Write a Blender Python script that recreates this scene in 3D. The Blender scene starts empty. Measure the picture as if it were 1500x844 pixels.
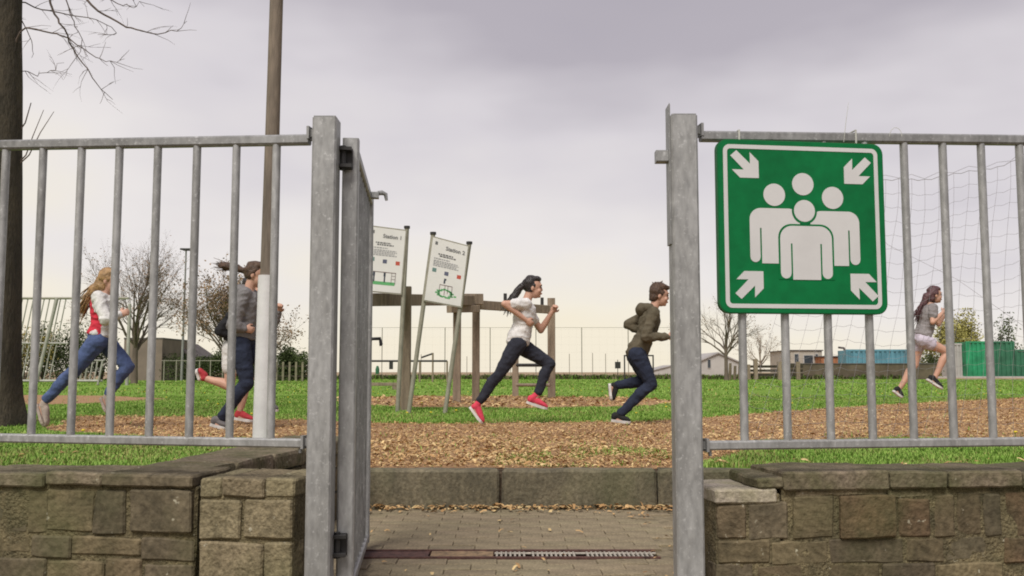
import bpy, bmesh, math, random
import numpy as np
from mathutils import Vector, Matrix, noise as mnoise
random.seed(7); RNG = np.random.default_rng(11)
R = math.radians
scene = bpy.context.scene
C = scene.collection

# ------------------------------------------------------------------ camera
F = 1406.0                       # focal length in pixels of the 1500 px wide photograph
EYE = 0.55                       # eye height over the upper lawn (z = 0); the gateway paving lies lower
LOW = -0.205
TH = math.atan(123.0 / F)
cam = bpy.data.cameras.new("camera"); camo = bpy.data.objects.new("camera", cam); C.objects.link(camo)
camo.location = (0, 0, EYE); camo.rotation_euler = (R(90) + TH, 0, 0)
cam.sensor_width = 36; cam.lens = F / 1500 * 36; cam.clip_start = 0.05; cam.clip_end = 4000
scene.camera = camo
scene.render.resolution_x = 1024; scene.render.resolution_y = 576
# ------------------------------------------------------------------ world: overcast evening sky over a physical sky
SUN_EL, SUN_AZ = R(52), R(198)   # azimuth clockwise from +Y: behind the camera, a little to its left
w = bpy.data.worlds.new("World"); scene.world = w; w.use_nodes = True
nt = w.node_tree; nt.nodes.clear(); N = nt.nodes.new; L = nt.links.new
out = N("ShaderNodeOutputWorld")
sky = N("ShaderNodeTexSky"); sky.sky_type = 'NISHITA'; sky.sun_disc = False
sky.sun_elevation = SUN_EL; sky.sun_rotation = SUN_AZ
bg1 = N("ShaderNodeBackground"); bg1.inputs[1].default_value = 0.05; L(sky.outputs[0], bg1.inputs[0])
tc = N("ShaderNodeTexCoord"); sep = N("ShaderNodeSeparateXYZ"); L(tc.outputs['Generated'], sep.inputs[0])
mp = N("ShaderNodeMapping"); mp.inputs['Scale'].default_value = (1.5, 1.5, 3.9); mp.inputs['Rotation'].default_value = (0.0, R(14), 0); mp.inputs['Location'].default_value = (.0, 0, .2)
L(tc.outputs['Generated'], mp.inputs[0])
nz = N("ShaderNodeTexNoise"); nz.inputs['Scale'].default_value = 1.35; nz.inputs['Detail'].default_value = 4; nz.inputs['Roughness'].default_value = 0.5
L(mp.outputs[0], nz.inputs['Vector'])
ma = N("ShaderNodeMath"); ma.operation = 'MULTIPLY_ADD'; ma.inputs[1].default_value = 0.50; ma.inputs[2].default_value = -0.245
L(nz.outputs['Fac'], ma.inputs[0])
ad = N("ShaderNodeMath"); ad.operation = 'ADD'; L(sep.outputs['Z'], ad.inputs[0]); L(ma.outputs[0], ad.inputs[1])
cr = N("ShaderNodeValToRGB"); e = cr.color_ramp.elements
e[0].position = 0.0; e[0].color = (0.96, 0.875, 0.71, 1)
e[1].position = 0.55; e[1].color = (0.44, 0.41, 0.465, 1)
for p, c in ((0.05, (0.95, 0.885, 0.76, 1)), (0.14, (0.88, 0.835, 0.82, 1)), (0.25, (0.73, 0.69, 0.725, 1)), (0.36, (0.50, 0.465, 0.515, 1))):
    k = e.new(p); k.color = c
ax_ = N('ShaderNodeMath'); ax_.operation = 'MULTIPLY_ADD'; ax_.inputs[1].default_value = 0.16; L(sep.outputs['X'], ax_.inputs[0]); L(ad.outputs[0], ax_.inputs[2])
L(ax_.outputs[0], cr.inputs[0])
bg2 = N("ShaderNodeBackground"); bg2.inputs[1].default_value = 1.0; L(cr.outputs[0], bg2.inputs[0])
mix = N("ShaderNodeMixShader"); mix.inputs[0].default_value = 0.93
L(bg1.outputs[0], mix.inputs[1]); L(bg2.outputs[0], mix.inputs[2]); L(mix.outputs[0], out.inputs[0])
sl = bpy.data.lights.new("sun", 'SUN'); sl.energy = 3.5; sl.angle = R(28); sl.color = (1.0, 0.96, 0.9)
so = bpy.data.objects.new("sun", sl); C.objects.link(so)
sd = Vector((math.sin(SUN_AZ) * math.cos(SUN_EL), math.cos(SUN_AZ) * math.cos(SUN_EL), math.sin(SUN_EL)))
so.rotation_euler = (-sd).to_track_quat('-Z', 'Y').to_euler(); so.location = sd * 30
vs = scene.view_settings; vs.view_transform = 'Standard'; vs.look = 'None'; vs.exposure = 0.0; vs.gamma = 1.0; vs.use_curve_mapping = False
try:
    scene.cycles.use_denoising = True; scene.cycles.filter_width = 1.9; scene.cycles.max_bounces = 6
except Exception: pass

# ------------------------------------------------------------------ helpers
def ray(px, py):
    a = (px - 750) / F; b = (422 - py) / F
    return Vector((a, math.cos(TH) - b * math.sin(TH), math.sin(TH) + b * math.cos(TH)))
def W(px, py, Y):                 # the point at distance Y seen at a photograph pixel
    d = ray(px, py); t = Y / d.y
    return Vector((d.x * t, Y, EYE + d.z * t))
def G(px, py, z=0.0):             # the point of a level plane seen at a photograph pixel
    d = ray(px, py); t = (z - EYE) / d.z
    return Vector((d.x * t, d.y * t, z))
def tag(o, label=None, cat=None, group=None, kind=None):
    if label: o['label'] = label
    if cat: o['category'] = cat
    if group: o['group'] = group
    if kind: o['kind'] = kind
    return o
def thing(name, label, cat, loc=(0, 0, 0), rz=0, group=None):
    o = bpy.data.objects.new(name, None); C.objects.link(o); o.empty_display_size = .1
    o.location = loc; o.rotation_euler = (0, 0, rz)
    return tag(o, label, cat, group)
def link(name, me, mats, parent=None, loc=None):
    o = bpy.data.objects.new(name, me); C.objects.link(o)
    if mats is not None:
        if len(me.materials): me.materials.clear()
        for m in (mats if isinstance(mats, (list, tuple)) else [mats]): me.materials.append(m)
    if parent: o.parent = parent
    if loc is not None: o.location = loc
    return o
class MB:
    def __init__(s): s.v = []; s.f = []; s.m = []; s.sm = []
    def add(s, vs, fs, m=0, smooth=False):
        b = len(s.v); s.v += [tuple(x) for x in vs]
        for f in fs: s.f.append(tuple(i + b for i in f)); s.m.append(m); s.sm.append(smooth)
    def box(s, c, h, M=None, m=0):
        vs = [Vector((x * h[0], y * h[1], z * h[2])) for x in (-1, 1) for y in (-1, 1) for z in (-1, 1)]
        if M is not None: vs = [M @ v for v in vs]
        c = Vector(c)
        s.add([v + c for v in vs], [(0, 1, 3, 2), (4, 6, 7, 5), (0, 4, 5, 1), (2, 3, 7, 6), (0, 2, 6, 4), (1, 5, 7, 3)], m)
    def bar(s, p, q, hw, hd, m=0, up=(0, 0, 1)):          # box from p to q, half sizes hw (side), hd (up)
        p, q = Vector(p), Vector(q); d = (q - p); l = d.length; d.normalize()
        u = Vector(up)
        if abs(d.dot(u)) > .97: u = Vector((0, 1, 0))
        sd = d.cross(u).normalized(); u = sd.cross(d)
        M = Matrix((sd, d, u)).transposed()
        s.box((p + q) / 2, (hw, l / 2, hd), M, m)
    def bbar(s, p, q, hw, hd, bev=.004, m=0, up=(0, 0, 1)): # bar with chamfered long edges
        p, q = Vector(p), Vector(q); d = (q - p).normalized(); u = Vector(up)
        if abs(d.dot(u)) > .97: u = Vector((0, 1, 0))
        sd = d.cross(u).normalized(); u = sd.cross(d)
        pr = [(-hw + bev, -hd), (hw - bev, -hd), (hw, -hd + bev), (hw, hd - bev), (hw - bev, hd), (-hw + bev, hd), (-hw, hd - bev), (-hw, -hd + bev)]
        vs = [b + sd * x + u * y for b in (p, q) for x, y in pr]
        fs = [(i, (i + 1) % 8, 8 + (i + 1) % 8, 8 + i) for i in range(8)] + [tuple(range(7, -1, -1)), tuple(range(8, 16))]
        s.add(vs, fs, m)
    def tube(s, pts, rs, n=8, m=0, smooth=True, cap=True):
        pts = [Vector(p) for p in pts]
        if not isinstance(rs, (list, tuple)): rs = [rs] * len(pts)
        vs = []; ref = None
        for i, p in enumerate(pts):
            t = (pts[min(i + 1, len(pts) - 1)] - pts[max(i - 1, 0)])
            if t.length < 1e-9: t = Vector((0, 0, 1))
            t.normalize()
            if ref is None: ref = t.orthogonal().normalized()
            ref = (ref - t * ref.dot(t))
            if ref.length < 1e-6: ref = t.orthogonal()
            ref.normalize(); b = t.cross(ref)
            for k in range(n):
                a = 2 * math.pi * k / n
                vs.append(p + (ref * math.cos(a) + b * math.sin(a)) * rs[i])
        fs = [(i * n + k, i * n + (k + 1) % n, (i + 1) * n + (k + 1) % n, (i + 1) * n + k) for i in range(len(pts) - 1) for k in range(n)]
        s.add(vs, fs, m, smooth)
        if cap:
            b0 = len(vs)
            s.add([vs[k] for k in range(n)], [tuple(range(n - 1, -1, -1))], m)
            s.add([vs[b0 - n + k] for k in range(n)], [tuple(range(n))], m)
    def ell(s, c, r, M=None, n=12, k=8, m=0):
        c = Vector(c); vs = [Vector((0, 0, r[2]))]
        for i in range(1, k):
            a = math.pi * i / k
            for j in range(n):
                b = 2 * math.pi * j / n
                vs.append(Vector((r[0] * math.sin(a) * math.cos(b), r[1] * math.sin(a) * math.sin(b), r[2] * math.cos(a))))
        vs.append(Vector((0, 0, -r[2])))
        if M is not None: vs = [M @ v for v in vs]
        fs = [(0, 1 + j, 1 + (j + 1) % n) for j in range(n)]
        for i in range(k - 2):
            fs += [(1 + i * n + j, 1 + (i + 1) * n + j, 1 + (i + 1) * n + (j + 1) % n, 1 + i * n + (j + 1) % n) for j in range(n)]
        l = len(vs) - 1
        fs += [(l, 1 + (k - 2) * n + (j + 1) % n, 1 + (k - 2) * n + j) for j in range(n)]
        s.add([v + c for v in vs], fs, m, True)
    def limb(s, pts, rs, n=12):                           # closed overlapping cone-spheres, to be fused by remeshing
        pts = [Vector(p) for p in pts]
        for p, r in zip(pts, rs): s.ell(p, (r, r, r), n=n, k=8)
        for i in range(len(pts) - 1): s.tube([pts[i], pts[i + 1]], [rs[i], rs[i + 1]], n=n)
    def sweep(s, st, lat=(0, 1, 0), n=18):                # closed tube of ellipses: (centre, lateral r, depth r)
        vs = []; P = [Vector(a[0]) for a in st]
        for i, (c, lr, dr) in enumerate(st):
            t = (P[min(i + 1, len(P) - 1)] - P[max(i - 1, 0)]).normalized()
            y = Vector(lat); y = (y - t * y.dot(t)).normalized(); x = y.cross(t)
            for k in range(n):
                a = 2 * math.pi * k / n
                vs.append(P[i] + y * lr * math.cos(a) + x * dr * math.sin(a))
        fs = [(i * n + k, i * n + (k + 1) % n, (i + 1) * n + (k + 1) % n, (i + 1) * n + k) for i in range(len(P) - 1) for k in range(n)]
        fs += [tuple(range(n - 1, -1, -1)), tuple(range(len(vs) - n, len(vs)))]
        s.add(vs, fs, 0, True)
    def prism(s, poly, y0, y1, m=0):                      # polygon in x,z extruded along y (y0 is the front)
        n = len(poly)
        vs = [(x, y0, z) for x, z in poly] + [(x, y1, z) for x, z in poly]
        s.add(vs, [tuple(range(n)), tuple(range(2 * n - 1, n - 1, -1))] + [(i, i + n, (i + 1) % n + n, (i + 1) % n) for i in range(n)], m)
    def mesh(s, name):
        me = bpy.data.meshes.new(name); me.from_pydata(s.v, [], s.f)
        me.polygons.foreach_set('material_index', s.m); me.polygons.foreach_set('use_smooth', s.sm); me.update()
        return me
    def obj(s, name, mats, parent=None, loc=None, fix=True):
        me = s.mesh(name)
        if fix:
            b = bmesh.new(); b.from_mesh(me); bmesh.ops.recalc_face_normals(b, faces=b.faces); b.to_mesh(me); b.free()
        return link(name, me, mats, parent, loc)
def fused(mb, name, mats, parent, vox=.008, it=5, fac=.5, folds=0.):   # voxel-fuse overlapping solids to one smooth skin
    o = mb.obj(name, mats)
    r = o.modifiers.new('r', 'REMESH'); r.mode = 'VOXEL'; r.voxel_size = vox; r.use_smooth_shade = True
    sm = o.modifiers.new('s', 'SMOOTH'); sm.factor = fac; sm.iterations = it
    dg = bpy.context.evaluated_depsgraph_get()
    me = bpy.data.meshes.new_from_object(o.evaluated_get(dg)); me.name = name
    o.modifiers.clear(); old = o.data; o.data = me; bpy.data.meshes.remove(old)
    if not me.materials:
        for m in (mats if isinstance(mats, (list, tuple)) else [mats]): me.materials.append(m)
    me.polygons.foreach_set('use_smooth', [True] * len(me.polygons))
    if folds:
        n_ = len(me.vertices); co = np.zeros(n_ * 3, np.float32); nr = np.zeros(n_ * 3, np.float32); me.vertices.foreach_get('co', co); me.vertices.foreach_get('normal', nr)
        co = co.reshape(-1, 3); nr = nr.reshape(-1, 3); off = random.uniform(0, 50)
        dsp = np.array([1 - abs(mnoise.noise(Vector((p[0] * 9 + p[2] * 7 + off, p[1] * 9, p[2] * 15 - p[0] * 5)))) * 2.2 + .4 * mnoise.noise(Vector((p[0] * 30 + off, p[1] * 30, p[2] * 30))) for p in co.tolist()], np.float32)
        me.vertices.foreach_set('co', (co + nr * (dsp * folds)[:, None]).ravel()); me.update()
    o.parent = parent
    return o
def raw_mesh(name, verts, faces_flat, nper, mats, mat_idx=None, parent=None, smooth=False):   # numpy mesh, nper corners a face
    me = bpy.data.meshes.new(name); nf = len(faces_flat) // nper
    me.vertices.add(len(verts)); me.vertices.foreach_set('co', verts.astype(np.float32).ravel())
    me.loops.add(len(faces_flat)); me.loops.foreach_set('vertex_index', faces_flat.astype(np.int32))
    me.polygons.add(nf); me.polygons.foreach_set('loop_start', (np.arange(nf) * nper).astype(np.int32))
    me.polygons.foreach_set('loop_total', np.full(nf, nper, np.int32))
    o = link(name, me, mats, parent)
    if mat_idx is not None: me.polygons.foreach_set('material_index', mat_idx.astype(np.int32))
    if smooth: me.polygons.foreach_set('use_smooth', np.ones(nf, bool))
    me.update(calc_edges=True); me.validate()
    return o

# ------------------------------------------------------------------ materials
MATS = {}
def mat(name, col, rough=.7, metal=0., var=.15, scale=6., bump=0., bscale=40., col2=None, hue=0., spec=.5, rnd=0., stretch=None, fine=0., spots=0.):
    m = bpy.data.materials.new(name); m.use_nodes = True; t = m.node_tree; n = t.nodes.new; l = t.links.new
    b = t.nodes['Principled BSDF']; b.inputs['Roughness'].default_value = rough; b.inputs['Metallic'].default_value = metal
    b.inputs['Specular IOR Level'].default_value = spec
    tcn = n("ShaderNodeTexCoord"); src = tcn.outputs['Object']
    if stretch:
        q = n("ShaderNodeMapping"); q.inputs['Scale'].default_value = stretch; l(src, q.inputs[0]); src = q.outputs[0]
    z = n("ShaderNodeTexNoise"); z.inputs['Scale'].default_value = scale; z.inputs['Detail'].default_value = 6; z.inputs['Roughness'].default_value = .62
    l(src, z.inputs['Vector'])
    r = n("ShaderNodeValToRGB"); c1 = Vector(col[:3]); c2 = Vector((col2 or [max(0, x * (1 - 2 * var)) for x in col])[:3])
    if not col2: c1 = c1 * (1 + var)
    r.color_ramp.elements[0].position = .32; r.color_ramp.elements[1].position = .68
    r.color_ramp.elements[0].color = (*c2, 1); r.color_ramp.elements[1].color = (*c1, 1)
    l(z.outputs['Fac'], r.inputs[0]); cout = r.outputs[0]
    if fine:
        z3 = n("ShaderNodeTexNoise"); z3.inputs['Scale'].default_value = scale * 9; z3.inputs['Detail'].default_value = 4; l(src, z3.inputs['Vector'])
        mm = n("ShaderNodeMix"); mm.data_type = 'RGBA'; mm.blend_type = 'OVERLAY'; mm.inputs[0].default_value = fine
        l(cout, mm.inputs[6]); l(z3.outputs['Fac'], mm.inputs[7]); cout = mm.outputs[2]
    if spots:
        z4 = n("ShaderNodeTexNoise"); z4.inputs['Scale'].default_value = 26; z4.inputs['Detail'].default_value = 3; z4.inputs['Roughness'].default_value = .6; l(src, z4.inputs['Vector'])
        r4 = n("ShaderNodeValToRGB"); r4.color_ramp.elements[0].position = spots; r4.color_ramp.elements[1].position = spots + .05; l(z4.outputs['Fac'], r4.inputs[0])
        m4 = n("ShaderNodeMix"); m4.data_type = 'RGBA'; l(r4.outputs[0], m4.inputs[0]); l(cout, m4.inputs[6]); m4.inputs[7].default_value = (.38, .35, .26, 1); cout = m4.outputs[2]
        z5 = n("ShaderNodeTexNoise"); z5.inputs['Scale'].default_value = 2.7; z5.inputs['Detail'].default_value = 5; l(src, z5.inputs['Vector'])
        r5 = n("ShaderNodeValToRGB"); r5.color_ramp.elements[0].position = .48; r5.color_ramp.elements[1].position = .66; l(z5.outputs['Fac'], r5.inputs[0])
        m5 = n("ShaderNodeMix"); m5.data_type = 'RGBA'; mk_ = n("ShaderNodeMath"); mk_.operation = 'MULTIPLY'; mk_.inputs[1].default_value = .36; l(r5.outputs[0], mk_.inputs[0]); l(mk_.outputs[0], m5.inputs[0]); l(cout, m5.inputs[6]); m5.inputs[7].default_value = (.075, .085, .03, 1); cout = m5.outputs[2]
    if rnd:
        oi = n("ShaderNodeObjectInfo"); hs = n("ShaderNodeHueSaturation")
        mr = n("ShaderNodeMapRange"); mr.inputs['To Min'].default_value = 1 - rnd; mr.inputs['To Max'].default_value = 1 + rnd
        l(oi.outputs['Random'], mr.inputs[0]); l(mr.outputs[0], hs.inputs['Value'])
        mr2 = n("ShaderNodeMapRange"); mr2.inputs['To Min'].default_value = .5 - hue; mr2.inputs['To Max'].default_value = .5 + hue
        mo = n("ShaderNodeMath"); mo.operation = 'FRACT'; mx = n("ShaderNodeMath"); mx.operation = 'MULTIPLY'; mx.inputs[1].default_value = 7.31
        l(oi.outputs['Random'], mx.inputs[0]); l(mx.outputs[0], mo.inputs[0]); l(mo.outputs[0], mr2.inputs[0]); l(mr2.outputs[0], hs.inputs['Hue'])
        l(cout, hs.inputs['Color']); cout = hs.outputs[0]
    l(cout, b.inputs['Base Color'])
    if bump:
        z2 = n("ShaderNodeTexNoise"); z2.inputs['Scale'].default_value = bscale; z2.inputs['Detail'].default_value = 6; l(src, z2.inputs['Vector'])
        bp = n("ShaderNodeBump"); bp.inputs['Strength'].default_value = bump; bp.inputs['Distance'].default_value = .02
        l(z2.outputs['Fac'], bp.inputs['Height']); l(bp.outputs[0], b.inputs['Normal'])
    MATS[name] = m
    return m
def galv(name, base=.40, dark=.27):
    m = mat(name, (base, base, base * .985), rough=.48, metal=.35, scale=7, col2=(dark, dark * .99, dark * .95), bump=.05, bscale=90, spec=.5, stretch=(1, 1, .35), fine=.5)
    t = m.node_tree; b = t.nodes['Principled BSDF']; src = b.inputs['Base Color'].links[0].from_socket
    tcn = t.nodes.new("ShaderNodeTexCoord"); v = t.nodes.new("ShaderNodeTexNoise"); v.inputs['Scale'].default_value = 60; v.inputs['Detail'].default_value = 4; v.inputs['Roughness'].default_value = .8
    t.links.new(tcn.outputs['Object'], v.inputs['Vector'])
    r = t.nodes.new("ShaderNodeValToRGB"); r.color_ramp.elements[0].position = .57; r.color_ramp.elements[1].position = .74
    t.links.new(v.outputs['Fac'], r.inputs[0])
    mm = t.nodes.new("ShaderNodeMix"); mm.data_type = 'RGBA'; t.links.new(r.outputs[0], mm.inputs[0])
    t.links.new(src, mm.inputs[6]); mm.inputs[7].default_value = (.54, .54, .53, 1); t.links.new(mm.outputs[2], b.inputs['Base Color'])
    oi = t.nodes.new("ShaderNodeObjectInfo"); mu = t.nodes.new("ShaderNodeVectorMath"); mu.operation = 'SCALE'; mu.inputs[0].default_value = (7.3, 3.1, 11.7); t.links.new(oi.outputs['Random'], mu.inputs['Scale'])
    for q in [n_ for n_ in t.nodes if n_.type == 'TEX_COORD']:
        va = t.nodes.new("ShaderNodeVectorMath"); va.operation = 'ADD'; outs = [l_.to_socket for l_ in q.outputs['Object'].links]
        t.links.new(q.outputs['Object'], va.inputs[0]); t.links.new(mu.outputs[0], va.inputs[1])
        for o_ in outs: t.links.new(va.outputs[0], o_)
    return m
M_galv = galv('galvanised_steel', .37, .25)
M_galv2 = galv('darker_galvanised_steel', .30, .19)
M_dark = mat('dark_metal', (.035, .033, .032), .55, .3)
M_rust = mat('rusty_iron', (.10, .045, .035), .85, 0, .3, 30, .3, 120)
M_grate = mat('cast_grating', (.40, .36, .30), .8, 0, .25, 40, .2, 120)
M_stoneA = mat('brown_sandstone', (.175, .136, .080), .95, 0, scale=6, col2=(.078, .063, .037), bump=.45, bscale=55, rnd=.16, hue=.008, spots=.68, fine=.8, spec=.2)
M_stoneB = mat('grey_stone', (.150, .122, .078), .95, 0, scale=6, col2=(.068, .057, .036), bump=.4, bscale=45, rnd=.16, hue=.008, spots=.68, fine=.8, spec=.2)
M_stoneC = mat('reddish_stone', (.145, .094, .055), .95, 0, scale=6, col2=(.080, .060, .036), bump=.5, bscale=60, rnd=.12, hue=.006, spots=.68, fine=.8, spec=.2)
M_stoneD = mat('pale_stone', (.255, .21, .13), .95, 0, scale=10, col2=(.135, .112, .066), bump=.55, bscale=70, rnd=.12, hue=.008, spots=.68, fine=.85, spec=.2)
M_cope = mat('mossy_coping_stone', (.22, .175, .125), .95, 0, scale=7, col2=(.095, .088, .045), bump=.5, bscale=60, rnd=.12, hue=.008, spots=.68, fine=.8, spec=.2)
M_mortar = mat('lime_mortar', (.21, .17, .095), .95, 0, scale=16, col2=(.07, .06, .035), bump=.8, bscale=90, spots=.68, fine=.8, spec=.2)
M_mortardark = mat('mossy_dark_mortar', (.07, .075, .045), .95, 0, scale=9, col2=(.035, .035, .025), bump=.8, bscale=80)
M_kerb = mat('weathered_concrete', (.165, .14, .09), .95, 0, scale=5, col2=(.075, .066, .042), bump=.5, bscale=70, rnd=.1, stretch=(1, 1, .7), spots=.72, fine=.8)
M_paver = mat('paving_brick', (.275, .225, .145), .95, 0, scale=10, col2=(.19, .155, .10), bump=.4, bscale=90, rnd=.08, hue=.006, fine=.6, spec=.2)
M_sand = mat('joint_sand', (.225, .185, .12), .95, 0, .2, 25, .5, 90, spec=.2)
M_soil = mat('soil', (.12, .085, .055), .95, 0, .35, 18, .8, 60)
M_conc = mat('lamp_pole_concrete', (.21, .165, .125), .9, 0, scale=5, col2=(.125, .10, .08), bump=.3, bscale=60, stretch=(1, 1, .15), fine=.5)
M_white = mat('painted_white_sleeve', (.62, .60, .60), .75, 0, .06, 5, .08, 40)
M_green = mat('sign_green', (.001, .138, .038), .6, 0, .10, 3, spec=.18, fine=.25)
M_signw = mat('sign_white', (.56, .55, .54), .6, 0, .04, 5)
M_signback = mat('sign_rim', (.002, .12, .03), .55, 0, .1, 5)
M_tie = mat('cable_tie_plastic', (.5, .5, .45), .5)
M_bark = mat('bark', (.058, .046, .029), .95, 0, scale=5, col2=(.024, .020, .013), bump=1., bscale=22, stretch=(1.6, 1.6, .5), fine=.7)
M_twig = mat('twig_bark', (.11, .08, .065), .9, 0, .25, 4)
M_twigfar = mat('far_twig_bark', (.15, .115, .09), .95, 0, .2, 1)
M_wood = mat('weathered_timber', (.30, .235, .17), .9, 0, scale=5, col2=(.16, .12, .085), bump=.5, bscale=30, stretch=(3, 3, .35), rnd=.1, fine=.5)
M_greenpole = mat('greenish_galvanised_pole', (.30, .285, .225), .6, .2, .12, 8)
M_board = mat('board_white', (.66, .65, .62), .45, 0, .03, 3)
M_ink = mat('print_grey', (.13, .13, .13), .6)
M_inkl = mat('print_light_grey', (.34, .34, .34), .6)
M_inkd = mat('print_dark', (.03, .04, .06), .6)
M_inkg = mat('print_green', (.10, .36, .13), .6)
M_inkr = mat('print_red', (.45, .07, .04), .6)
M_net = mat('net_rope', (.34, .31, .33), .9, 0, .1, 5)
M_skin = mat('skin', (.52, .30, .215), .55, 0, .05, 8, spec=.4)
M_lip = mat('lips', (.42, .16, .13), .5)
M_eye = mat('eye', (.05, .035, .03), .3)
def cloth(name, col, var=.12, bump=.35, bs=28): return mat(name, col, .88, 0, var, 9, bump, bs, spec=.25, fine=.25)
M_grassA = mat('grass_blade', (.19, .325, .055), .8, 0, scale=.8, col2=(.13, .25, .038), spec=.15)
M_grassD = mat('grass_blade_dark', (.125, .22, .035), .8, 0, .2, 1., spec=.15)
M_grassB = mat('grass_blade_light', (.27, .385, .085), .7, 0, .2, 1., spec=.25)
M_grassC = mat('grass_blade_dry', (.30, .27, .10), .8, 0, .2, 1., spec=.2)
CHIPS = [mat('wood_chip_' + n, c, .9, 0, .15, 12, spec=.3) for n, c in (('tan', (.52, .335, .155)), ('brown', (.40, .235, .10)), ('pale', (.64, .47, .23)), ('dark', (.23, .125, .05)))]

# ------------------------------------------------------------------ ground
def lawn_material():
    m = bpy.data.materials.new('lawn'); m.use_nodes = True; t = m.node_tree; n = t.nodes.new; l = t.links.new
    b = t.nodes['Principled BSDF']; b.inputs['Roughness'].default_value = .9; b.inputs['Specular IOR Level'].default_value = .15
    tcn = n("ShaderNodeTexCoord")
    def noise(s, d=6, r=.6):
        z = n("ShaderNodeTexNoise"); z.inputs['Scale'].default_value = s; z.inputs['Detail'].default_value = d; z.inputs['Roughness'].default_value = r
        l(tcn.outputs['Object'], z.inputs['Vector']); return z.outputs['Fac']
    def ramp(f, a, c): 
        r = n("ShaderNodeValToRGB"); r.color_ramp.elements[0].position, r.color_ramp.elements[0].color = a[0], (*a[1], 1)
        r.color_ramp.elements[1].position, r.color_ramp.elements[1].color = c[0], (*c[1], 1); l(f, r.inputs[0]); return r.outputs[0]
    c1 = ramp(noise(1.2), (.3, (.135, .245, .034)), (.7, (.205, .32, .052)))
    c2 = ramp(noise(34, 4, .8), (.35, (.30, .34, .30)), (.65, (.80, .78, .70)))
    mm = n("ShaderNodeMix"); mm.data_type = 'RGBA'; mm.blend_type = 'OVERLAY'; mm.inputs[0].default_value = .75
    l(c1, mm.inputs[6]); l(c2, mm.inputs[7])
    d = ramp(noise(.55, 7, .7), (.56, (0, 0, 0)), (.74, (1, 1, 1)))
    m2 = n("ShaderNodeMix"); m2.data_type = 'RGBA'; l(d, m2.inputs[0]); l(mm.outputs[2], m2.inputs[6]); m2.inputs[7].default_value = (.21, .22, .07, 1)
    l(m2.outputs[2], b.inputs['Base Color'])
    bp = n("ShaderNodeBump"); bp.inputs['Strength'].default_value = .8; bp.inputs['Distance'].default_value = .05
    l(noise(45, 4, .8), bp.inputs['Height']); l(bp.outputs[0], b.inputs['Normal'])
    return m
M_lawn = lawn_material(); M_leafverge = mat('verge_grass', (.12, .11, .05), .9, 0, .2, 1.)
M_field = mat('bare_field', (.33, .225, .14), .95, 0, scale=.15, col2=(.25, .19, .10), bump=.4, bscale=3)
M_chipbed = mat('chip_bed', (.42, .25, .12), .95, 0, scale=30, col2=(.24, .13, .06), bump=1., bscale=60, fine=.6)

def sheet(name, poly, z, m, kind='structure'):
    b = MB(); b.add([(x, y, z) for x, y in poly], [tuple(range(len(poly)))])
    o = b.obj(name, m); o['kind'] = kind
    return o
KY = 5.43                                              # the kerb line at the back of the gateway
# lawn with the sunken gateway cut out of it: a ring of four sheets that share edges would show seams, so one mesh
b = MB(); X0, X1, Y0 = -1.2, 2.2, KY + .05
b.add([(-500, 4.42, 0), (-1.2, 3.34, 0), (-1.2, Y0, 0), (-500, Y0, 0), (1.74, 3.34, 0), (500, 4.6, 0), (500, Y0, 0), (1.74, Y0, 0), (-500, 74, 0), (500, 74, 0)],
      [(0, 1, 2, 3), (4, 5, 6, 7), (3, 2, 7, 6, 9, 8)])
lw = b.obj('lawn', M_lawn); lw['kind'] = 'structure'
sheet('field', [(-1500, 74), (1500, 74), (1500, 2200), (-1500, 2200)], .0, M_field)
XDA, XDC = G(535, 803, LOW).x - .15, G(957, 803, LOW).x; DYA, DYB = 4.02 - .016, 4.16 + .016; PZ = LOW - .009
b = MB(); b.add([(-60, -40, PZ), (60, -40, PZ), (60, 3.4, PZ), (-60, 3.4, PZ), (-1.3, 3.4, PZ), (1.8, 3.4, PZ), (1.8, DYA, PZ), (-1.3, DYA, PZ), (XDA, DYA, PZ), (XDA, DYB, PZ), (-1.3, DYB, PZ), (XDC, DYA, PZ), (1.8, DYB, PZ), (XDC, DYB, PZ), (1.8, KY + .06, PZ), (-1.3, KY + .06, PZ)],
    [(0, 1, 2, 5, 4, 3), (4, 5, 6, 11, 8, 7), (7, 8, 9, 10), (11, 6, 12, 13), (10, 9, 13, 12, 14, 15)])
b.obj('path', M_sand)['kind'] = 'structure'

# ragged wood-chip areas laid on the lawn
def ragged(pts, amp, seed, step=.18):
    out = []
    n = len(pts)
    for i in range(n):
        a, c = Vector(pts[i]), Vector(pts[(i + 1) % n]); k = max(1, int((c - a).length / step))
        for j in range(k):
            p = a + (c - a) * j / k
            o = Vector((mnoise.noise(Vector((p.x * 1.6, p.y * 1.6, seed))) + .5 * mnoise.noise(Vector((p.x * 5, p.y * 5, seed))), mnoise.noise(Vector((p.x * 1.6 + 9, p.y * 1.6, seed))) + .5 * mnoise.noise(Vector((p.x * 5, p.y * 5 + 7, seed)))))
            out.append((p.x + o.x * amp, p.y + o.y * amp))
    return out
def gp(*pp): return [tuple(G(x, y)[:2]) for x, y in pp]
TRACK = ragged(gp((70, 630), (120, 637), (200, 641), (440, 648), (500, 684), (545, 687), (640, 687), (730, 687), (860, 687), (985, 687), (1045, 676), (1110, 646), (1300, 645), (1700, 641),
                  (1900, 566), (1500, 583), (1300, 593), (1150, 603), (1045, 611), (960, 618), (860, 619), (740, 620), (600, 621), (440, 616), (250, 611), (110, 610)), .16, 3.1)
PIT = ragged(gp((500, 592), (600, 597), (760, 599), (960, 595), (1000, 588), (920, 583), (760, 581), (600, 580), (500, 583)), .35, 8.2, .5)
PIT2 = ragged(gp((-60, 592), (70, 594), (160, 590), (250, 585), (160, 580), (40, 579), (-60, 581)), .35, 5.2, .5)
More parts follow.
